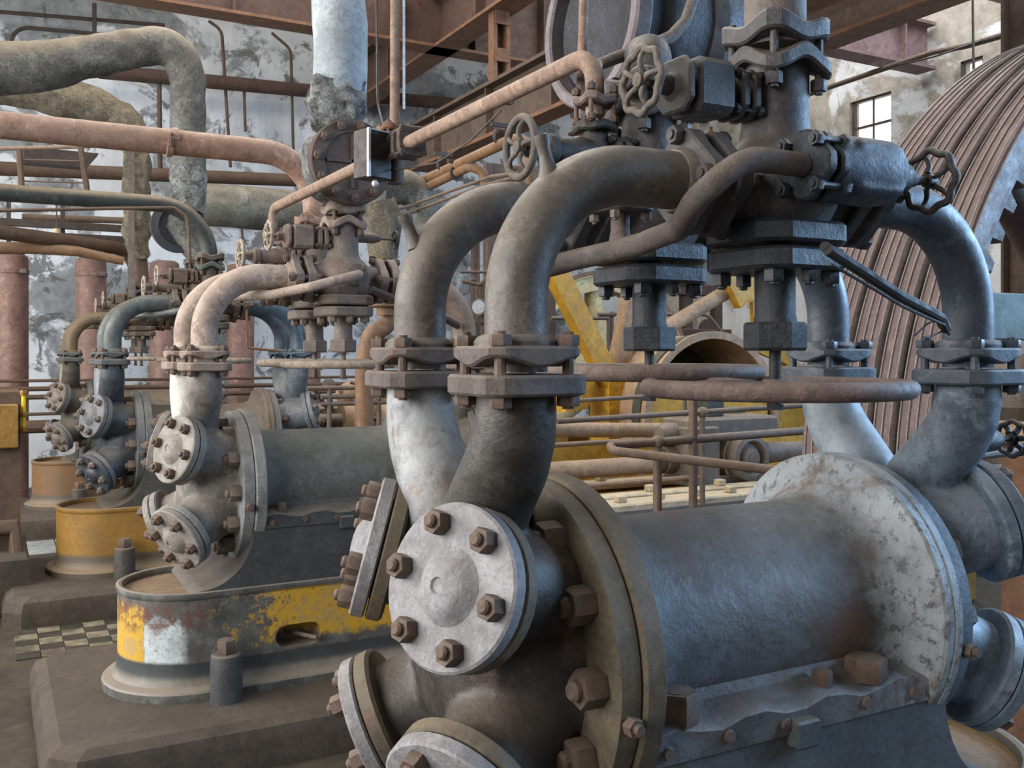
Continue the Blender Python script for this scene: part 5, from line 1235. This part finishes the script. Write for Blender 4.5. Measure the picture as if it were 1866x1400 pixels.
# crosshead
cx = at(1290, 850, Y=Yb)
t = thing('crosshead', 'grey crosshead frame with round pin boss and oil box behind the rail', 'crosshead', (cx.x, Yb, 1.06))
part('frame_post', MB().box((-0.20, -0.06, 0.21), (0.26, 0.30, 0.42), bev=0.012), M['steelgrey'], t)
part('frame_top', MB().box((0.12, 0, 0.40), (0.84, 0.30, 0.16), bev=0.02), M['steelgrey'], t)
part('round_end', MB().lathe([(0.0, -0.02), (0.06, -0.01), (0.085, 0.03), (0.085, 0.14)], 20, Matrix.Translation((-0.44, 0, 0.36)) @ XAX), M['steelgrey'], t)
part('frame_foot', MB().box((0.08, 0, 0.03), (0.80, 0.34, 0.06), bev=0.01), M['steelgrey'], t)
part('pin_boss', MB().lathe([(0.10, -0.1), (0.175, -0.1), (0.18, 0.1), (0.165, 0.13), (0.13, 0.14), (0.11, 0.10), (0.085, 0.11), (0.06, 0.145), (0, 0.16)], 36, Matrix.Translation((0.22, -0.10, 0.18)) @ Matrix.Rotation(PI / 2, 4, 'X')), M['steelgrey'], t)
part('strap_band', MB().lathe([(0.181, -0.04), (0.195, -0.035), (0.195, 0.035), (0.181, 0.04)], 36, Matrix.Translation((0.22, -0.10, 0.18)) @ Matrix.Rotation(PI / 2, 4, 'X'), ring=True), M['dustledge'], t)
part('rod_nut', MB().hexa(0.09, -0.52, -0.42, Matrix.Translation((0, 0, 0.18)) @ XAX).hexa(0.075, -0.60, -0.53, Matrix.Translation((0, 0, 0.18)) @ XAX).lathe([(0.10, -0.42), (0.10, -0.3)], 20, Matrix.Translation((0, 0, 0.18)) @ XAX), M['steelgrey'], t)
part('oil_box', MB().box((0.02, 0.0, 0.545), (0.15, 0.13, 0.13), bev=0.008), M['greendark'], t)
part('oil_cup', MB().lathe([(0.018, 0.61), (0.022, 0.64), (0.012, 0.66), (0.012, 0.76)], 12, Matrix.Translation((-0.03, 0, 0))).lathe([(0.015, 0.61), (0.015, 0.76)], 10, Matrix.Translation((0.11, 0, 0))), M['rail'], t)
part('connecting_rod', MB().tube([(0.35, -0.05, 0.19), (0.7, -0.05, 0.19), (1.9, -0.05, 0.2)], [0.09, 0.075, 0.06], 16), M['steelgrey'], t)
# banded drum with yellow face
dx = at(1300, 760, Y=6.4); RD = 0.70
t = thing('crank_guard', 'banded drum guard with tan rims, yellow face and dark arched opening', 'guard', (dx.x, 6.4, dx.z - RD))
ym = Matrix.Translation((0, 0, RD)) @ Matrix.Rotation(PI / 2, 4, 'X')
part('shell', MB().lathe([(RD - 0.02, -0.75), (RD, -0.75), (RD, 0.0), (RD - 0.02, 0.0)], 72, ym, ring=True), M['tan'], t)
part('dark_band', MB().lathe([(RD, -0.20), (RD + 0.012, -0.20), (RD + 0.012, -0.09), (RD, -0.09)], 72, ym, ring=True), M['greendark'], t)
part('rim_flange', MB().lathe([(RD - 0.03, -0.01), (RD + 0.035, -0.01), (RD + 0.035, 0.02), (RD - 0.03, 0.02)], 72, ym, ring=True), M['tan'], t)
part('face_plate', MB().prism([((RD - 0.06) * math.cos(a), (RD - 0.06) * math.sin(a)) for a in [PI * 0.9 + PI * 1.2 * k / 30 for k in range(31)]], -0.06, -0.02, 0, ym), M['yellow'], t)
part('back_plate', MB().lathe([(0, -0.74), (RD - 0.03, -0.74), (RD - 0.03, -0.70), (0, -0.70)], 48, ym), M['greendark'], t)
part('shaft', MB().lathe([(0.1, -0.9), (0.1, 0.3)], 20, ym), M['steelgrey'], t)
link('rim_rivet', rv, M['steelgrey'], t, Matrix.Translation((0, -0.02, 0.03)))
part('stand', MB().box((0, 0.3, -dx.z / 2 + RD / 2), (1.1, 0.5, dx.z - RD + 0.2 if dx.z - RD > 0.1 else 0.4), bev=0.02), M['ochre'], t)
# yellow sheets and the yellow frame behind the stop valves
q = at(1440, 790, Y=7.2)
single('yellow_screen', MB().box((q.x, 7.2, (q.z + 0.38) / 2), (0.75, 0.06, q.z + 0.38), bev=0.01), M['yellow'], 'yellow sheet screen behind the crosshead at right', 'screen')
q = at(1445, 850, Y=6.9)
single('tan_screen', MB().box((q.x, 6.9, (q.z + 0.3) / 2), (0.55, 0.05, q.z + 0.3), bev=0.01), M['tan'], 'tan sheet screen low beside the rope wheel rim', 'screen')
fo = at(1115, 690, Y=6.95)
t = thing('strut_trestle', 'yellow frame of inclined struts, tube and cut plates behind the stop valves', 'frame', (fo.x, 6.95, 0.0)); c0 = Vector(t.location)
def leg(a, b, Y, w, th, mat):
    p0, p1 = at(*a, Y=Y) - c0, at(*b, Y=Y) - c0; d = p1 - p0; m = frame(p0, d, (0, 1, 0))
    part('strut', MB().box((0, 0, d.length / 2), (th, w, d.length), m, bev=0.02), M[mat], t)
leg((1000, 470), (1118, 712), 6.9, 0.17, 0.14, 'yellow')
leg((1160, 498), (1118, 712), 6.98, 0.15, 0.14, 'tan')
part('post', MB().box((0.02, 0.0, (fo.z) / 2), (0.3, 0.3, fo.z), bev=0.02), M['yellow'], t)
part('tube', MB().tube([at(1110, 658, Y=7.05) - c0, at(1190, 612, Y=7.05) - c0, at(1445, 460, Y=7.05) - c0], 0.07, 18), M['tan'], t)
def plate(pts, Y, th, mat):
    P3 = [at(x, y, Y=Y) - c0 for x, y in pts]; n = len(P3); vs = P3 + [v + Vector((0, th, 0)) for v in P3]
    fs = [tuple(range(n)), tuple(reversed(range(n, 2 * n)))] + [(i, (i + 1) % n, n + (i + 1) % n, n + i) for i in range(n)]
    part('plate', MB().add(vs, fs), M[mat], t)
plate([(1325, 507), (1352, 490), (1372, 492), (1376, 545), (1350, 562), (1340, 540)], 6.9, 0.1, 'yellow')
plate([(1288, 455), (1310, 452), (1302, 474)], 6.9, 0.1, 'yellow')
plate([(1372, 550), (1392, 546), (1445, 640), (1437, 665), (1375, 640)], 7.0, 0.05, 'yellow')
plate([(1050, 690), (1085, 690), (1082, 708), (1070, 745), (1030, 752), (1035, 715)], 6.85, 0.25, 'yellow')
part('right_post', MB().box(((at(1420, 600, Y=7.1) - c0).x, 0.15, 1.2), (0.14, 0.14, 2.4), bev=0.01), M['yellow'], t)
# cream wheel behind
wc = at(1092, 690, Y=9.5); RW = at(1092, 497, Y=9.5).z - wc.z
t = thing('cream_wheel', 'cream spoked wheel seen behind the yellow strut', 'wheel', (wc.x, 9.5, wc.z - RW)); zc = RW
ym = Matrix.Translation((0, 0, zc)) @ Matrix.Rotation(PI / 2, 4, 'X')
part('rim', MB().lathe([(RW - 0.22, -0.1), (RW - 0.2, -0.13), (RW - 0.02, -0.13), (RW, -0.1), (RW, 0.1), (RW - 0.02, 0.13), (RW - 0.05, 0.13), (RW - 0.06, 0.11), (RW - 0.18, 0.11), (RW - 0.19, 0.13), (RW - 0.22, 0.13)], 96, ym, ring=True), M['cream'], t)
part('rim_edge', MB().lathe([(RW - 0.04, 0.131), (RW + 0.015, 0.131), (RW + 0.015, 0.10), (RW - 0.04, 0.10)], 96, ym, ring=True), M['orange'], t)
for k in range(6):
    a = R_(95 + 60 * k)
    part('spoke', MB().tube([(0.15, 0, 0), (RW * 0.5, 0, 0), (RW - 0.2, 0, 0)], [0.17, 0.14, 0.10], 16, mt=ym @ Matrix.Rotation(a, 4, 'Z')), M['cream'], t)
part('hub', MB().lathe([(0.25, -0.2), (0.25, 0.2), (0.1, 0.25)], 24, ym), M['cream'], t)
part('pedestal', MB().box((0, 0.45, (RW - wc.z) / 2 + 0.0), (0.5, 0.3, wc.z), bev=0.02).lathe([(0.08, -0.7), (0.08, 0.2)], 16, ym), M['ochre'], t)
# rusty trestle with grey panel
t = thing('rusty_trestle', 'rusty riveted trestle frame with a grey panel behind the stop valves', 'trestle', at(1240, 640, Y=11.0)); c0 = Vector(t.location)
K = lambda x, y: at(x, y, Y=11.0) - c0
for x, w in ((1196, 0.2), (1250, 0.16), (1305, 0.14)): part('post', MB().box((K(x, 560).x, 0, (K(x, 480).z - c0.z) / 2), (w, 0.12, K(x, 480).z + c0.z), bev=0.01), M['girder_dark'], t)
for y in (530, 610): part('crossbeam', MB().box((K(1275, y).x, -0.05, K(1275, y).z), (1.0, 0.14, 0.16), bev=0.01), M['girder'], t)
part('panel', MB().box((K(1285, 475).x, -0.05, K(1285, 480).z), (0.22, 0.06, 0.75), bev=0.01), M['teal'], t)
part('side_plate', MB().box((K(1266, 475).x, -0.06, K(1266, 480).z), (0.09, 0.08, 0.85), bev=0.01), M['girder'], t)
for k in range(6): link('rivet', rv, M['nut'], t, Matrix.Translation((K(1266, 475).x, -0.11, K(1266, 440 + 16 * k).z)))
part('round_pulley', MB().lathe([(0.05, 0), (0.16, 0), (0.17, 0.02), (0.17, 0.08), (0.05, 0.09)], 24, frame(K(1288, 602), (0, -1, 0))), M['girder'], t)

# hand rails
BALL = MB().sphere((0, 0, 0), 0.038, 14).mesh('ball_joint')
def rail(lb, Y, runs, posts, r=0.021, balls=(), mat='rail'):
    q = at(posts[0][0], 700, Y=Y); t = thing('guard_rail', lb, 'railing', (q.x, Y, 0)); c0 = Vector(t.location)
    for pts, bd in runs:
        P3 = [at(x, y, Y=Y + (d[0] if d else 0)) - c0 for x, y, *d in pts]
        part('rail', MB().tube(arc_bend(P3, bd, 8) if len(P3) > 2 else P3, r, 12), M[mat], t)
    for x, y0, y1 in posts:
        q = at(x, y0, Y=Y); part('post', MB().tube([q - c0, Vector((q.x, q.y, 0.0)) - c0], r, 12), M[mat], t)
    for x, y in balls: link('ball_joint', BALL, M[mat], t, Matrix.Translation(at(x, y, Y=Y) - c0))
    return t
rail('near brown guard rail bending back on itself behind the nearest cylinder', 4.25, [([(1470, 785), (1198, 806), (1112, 812), (1116, 822, -0.12), (1420, 858, -0.62)], 0.05)], [(1198, 806, 985), (1263, 730, 925)], 0.024, [(1198, 806)])
rail('middle thin guard rail crossing the yellow drum', 4.9, [([(1015, 768), (1280, 751), (1480, 738)], 0.1)], [(1280, 751, 800)], 0.018, [(1280, 752)])
rail('upper thin guard rail left of the tan rimmed drum', 5.6, [([(1040, 731), (1190, 722), (1250, 716)], 0.1)], [(1248, 716, 800)], 0.015)
rail('slim brown guard rail in front of the cream wheel', 8.4, [([(1090, 573), (1115, 573), (1290, 573), (1318, 610)], 0.2), ([(1090, 647), (1115, 647), (1160, 647)], 0.1), ([(1005, 580), (1110, 580)], 0.1)], [(1115, 573, 700), (1109, 578, 700), (1230, 573, 640)], 0.021, [(1115, 573), (1230, 573), (1115, 647)], 'rail')

rail('thin double rail between the tan handwheel and cylinder', 7.9, [([(585, 724), (770, 719)], 0.1), ([(585, 737), (770, 731)], 0.1), ([(560, 708), (690, 706)], 0.1)], [(600, 708, 0), (690, 706, 0)], 0.02)
# right edge: panel, pump and valve beyond the rope wheel
q = at(1835, 578, Y=5.6)
t = thing('switch_cabinet', 'grey-green switch cabinet on legs seen through the rope wheel at the right edge', 'cabinet', (q.x, 5.6, 0))
part('case', MB().box((0, 0, q.z), (1.1, 0.25, 0.42), bev=0.01), M['teal'], t)
for sx in (-0.45, 0.45): part('leg', MB().box((sx, 0, (q.z - 0.2) / 2), (0.08, 0.08, q.z - 0.2)), M['girder_dark'], t)
q = at(1842, 645, Y=2.75)
t = thing('oil_pump', 'dusty oil pump casing beside the far arch flange at the right edge', 'pump', (q.x + 0.08, 2.75, q.z - 0.3))
part('casing', MB().lathe([(0.10, 0.0), (0.16, 0.06), (0.17, 0.16), (0.12, 0.3), (0.03, 0.36)], 24), M['steelgrey'], t)
part('foot', MB().box((0, 0, -0.05), (0.35, 0.3, 0.1), bev=0.01), M['tan'], t)
part('leg', MB().box((0, 0, -0.1 - (q.z - 0.4) / 2), (0.12, 0.12, q.z - 0.4), bev=0.01), M['girder_edge'], t)
q = at(1843, 800, Y=1.98)
t = thing('cylinder_cock', 'small black cock with a round handwheel at the right Y-branch', 'valve', (q.x - 0.06, 1.98, q.z - 0.04))
part('body', MB().lathe([(0.04, -0.1), (0.035, -0.03), (0.02, 0.0), (0.009, 0.01), (0.009, 0.07)], 16, Matrix.Translation((0, 0, 0.04)) @ XAX), PAL[0]['small'], t)
wheel_on(t, Matrix.Translation((0.065, 0, 0.04)) @ XAX, small_wheel(0.055, 0.008, 0.05), SHUB, spoke_mesh(0.055, 0.010, 0), 6, PAL[0]['small'])
pipe('drain_line', 'thin grey drain line passing under the right cock', [at(1690, 836, Y=2.13), at(1740, 836, Y=2.13), at(1900, 818, Y=2.13)], 0.014, 'steelgrey', 10)
# lines along the right wall
p = [at(1420, 190, X=10.0), at(1700, 95, X=10.0), at(1760, 84, X=10.0), at(1900, 44, X=10.0)]
single('wall_line', MB().tube(p, 0.035, 10), M['rail'], 'brown pipe slanting along the right wall above the window', 'pipe')
p = [at(1640, 118, X=9.95), at(1700, 104, X=9.95), at(1790, 74, X=9.95)]
single('wall_cable', MB().tube(p, 0.012, 8), M['wire'], 'thin cable sagging beside the slanting wall pipe', 'cable')
pipe('hanging_wire', 'thin rusty wire hanging down over the top of the rope wheel', [at(1772, -60, X=9.2), at(1774, 130, X=9.2)], 0.014, 'girder_dark', 6, cat='wire')
p = [hdr(0.52, -0.028), hdr(0.42, -0.09), hdr(0.32, -0.12), hdr(0.24, -0.09), hdr(0.17, -0.028)]
single('slack_wire', MB().tube(p, 0.004, 6), M['wire'], 'slack black wire hanging from the long diagonal pipe', 'wire')
pipe('rear_wire', 'thin conduit beside the drop pipe at the top centre', [at(686, -80, Y=4.6), at(688, 190, Y=4.6), at(704, 250, Y=4.35)], 0.006, 'wire', 6, cat='wire')
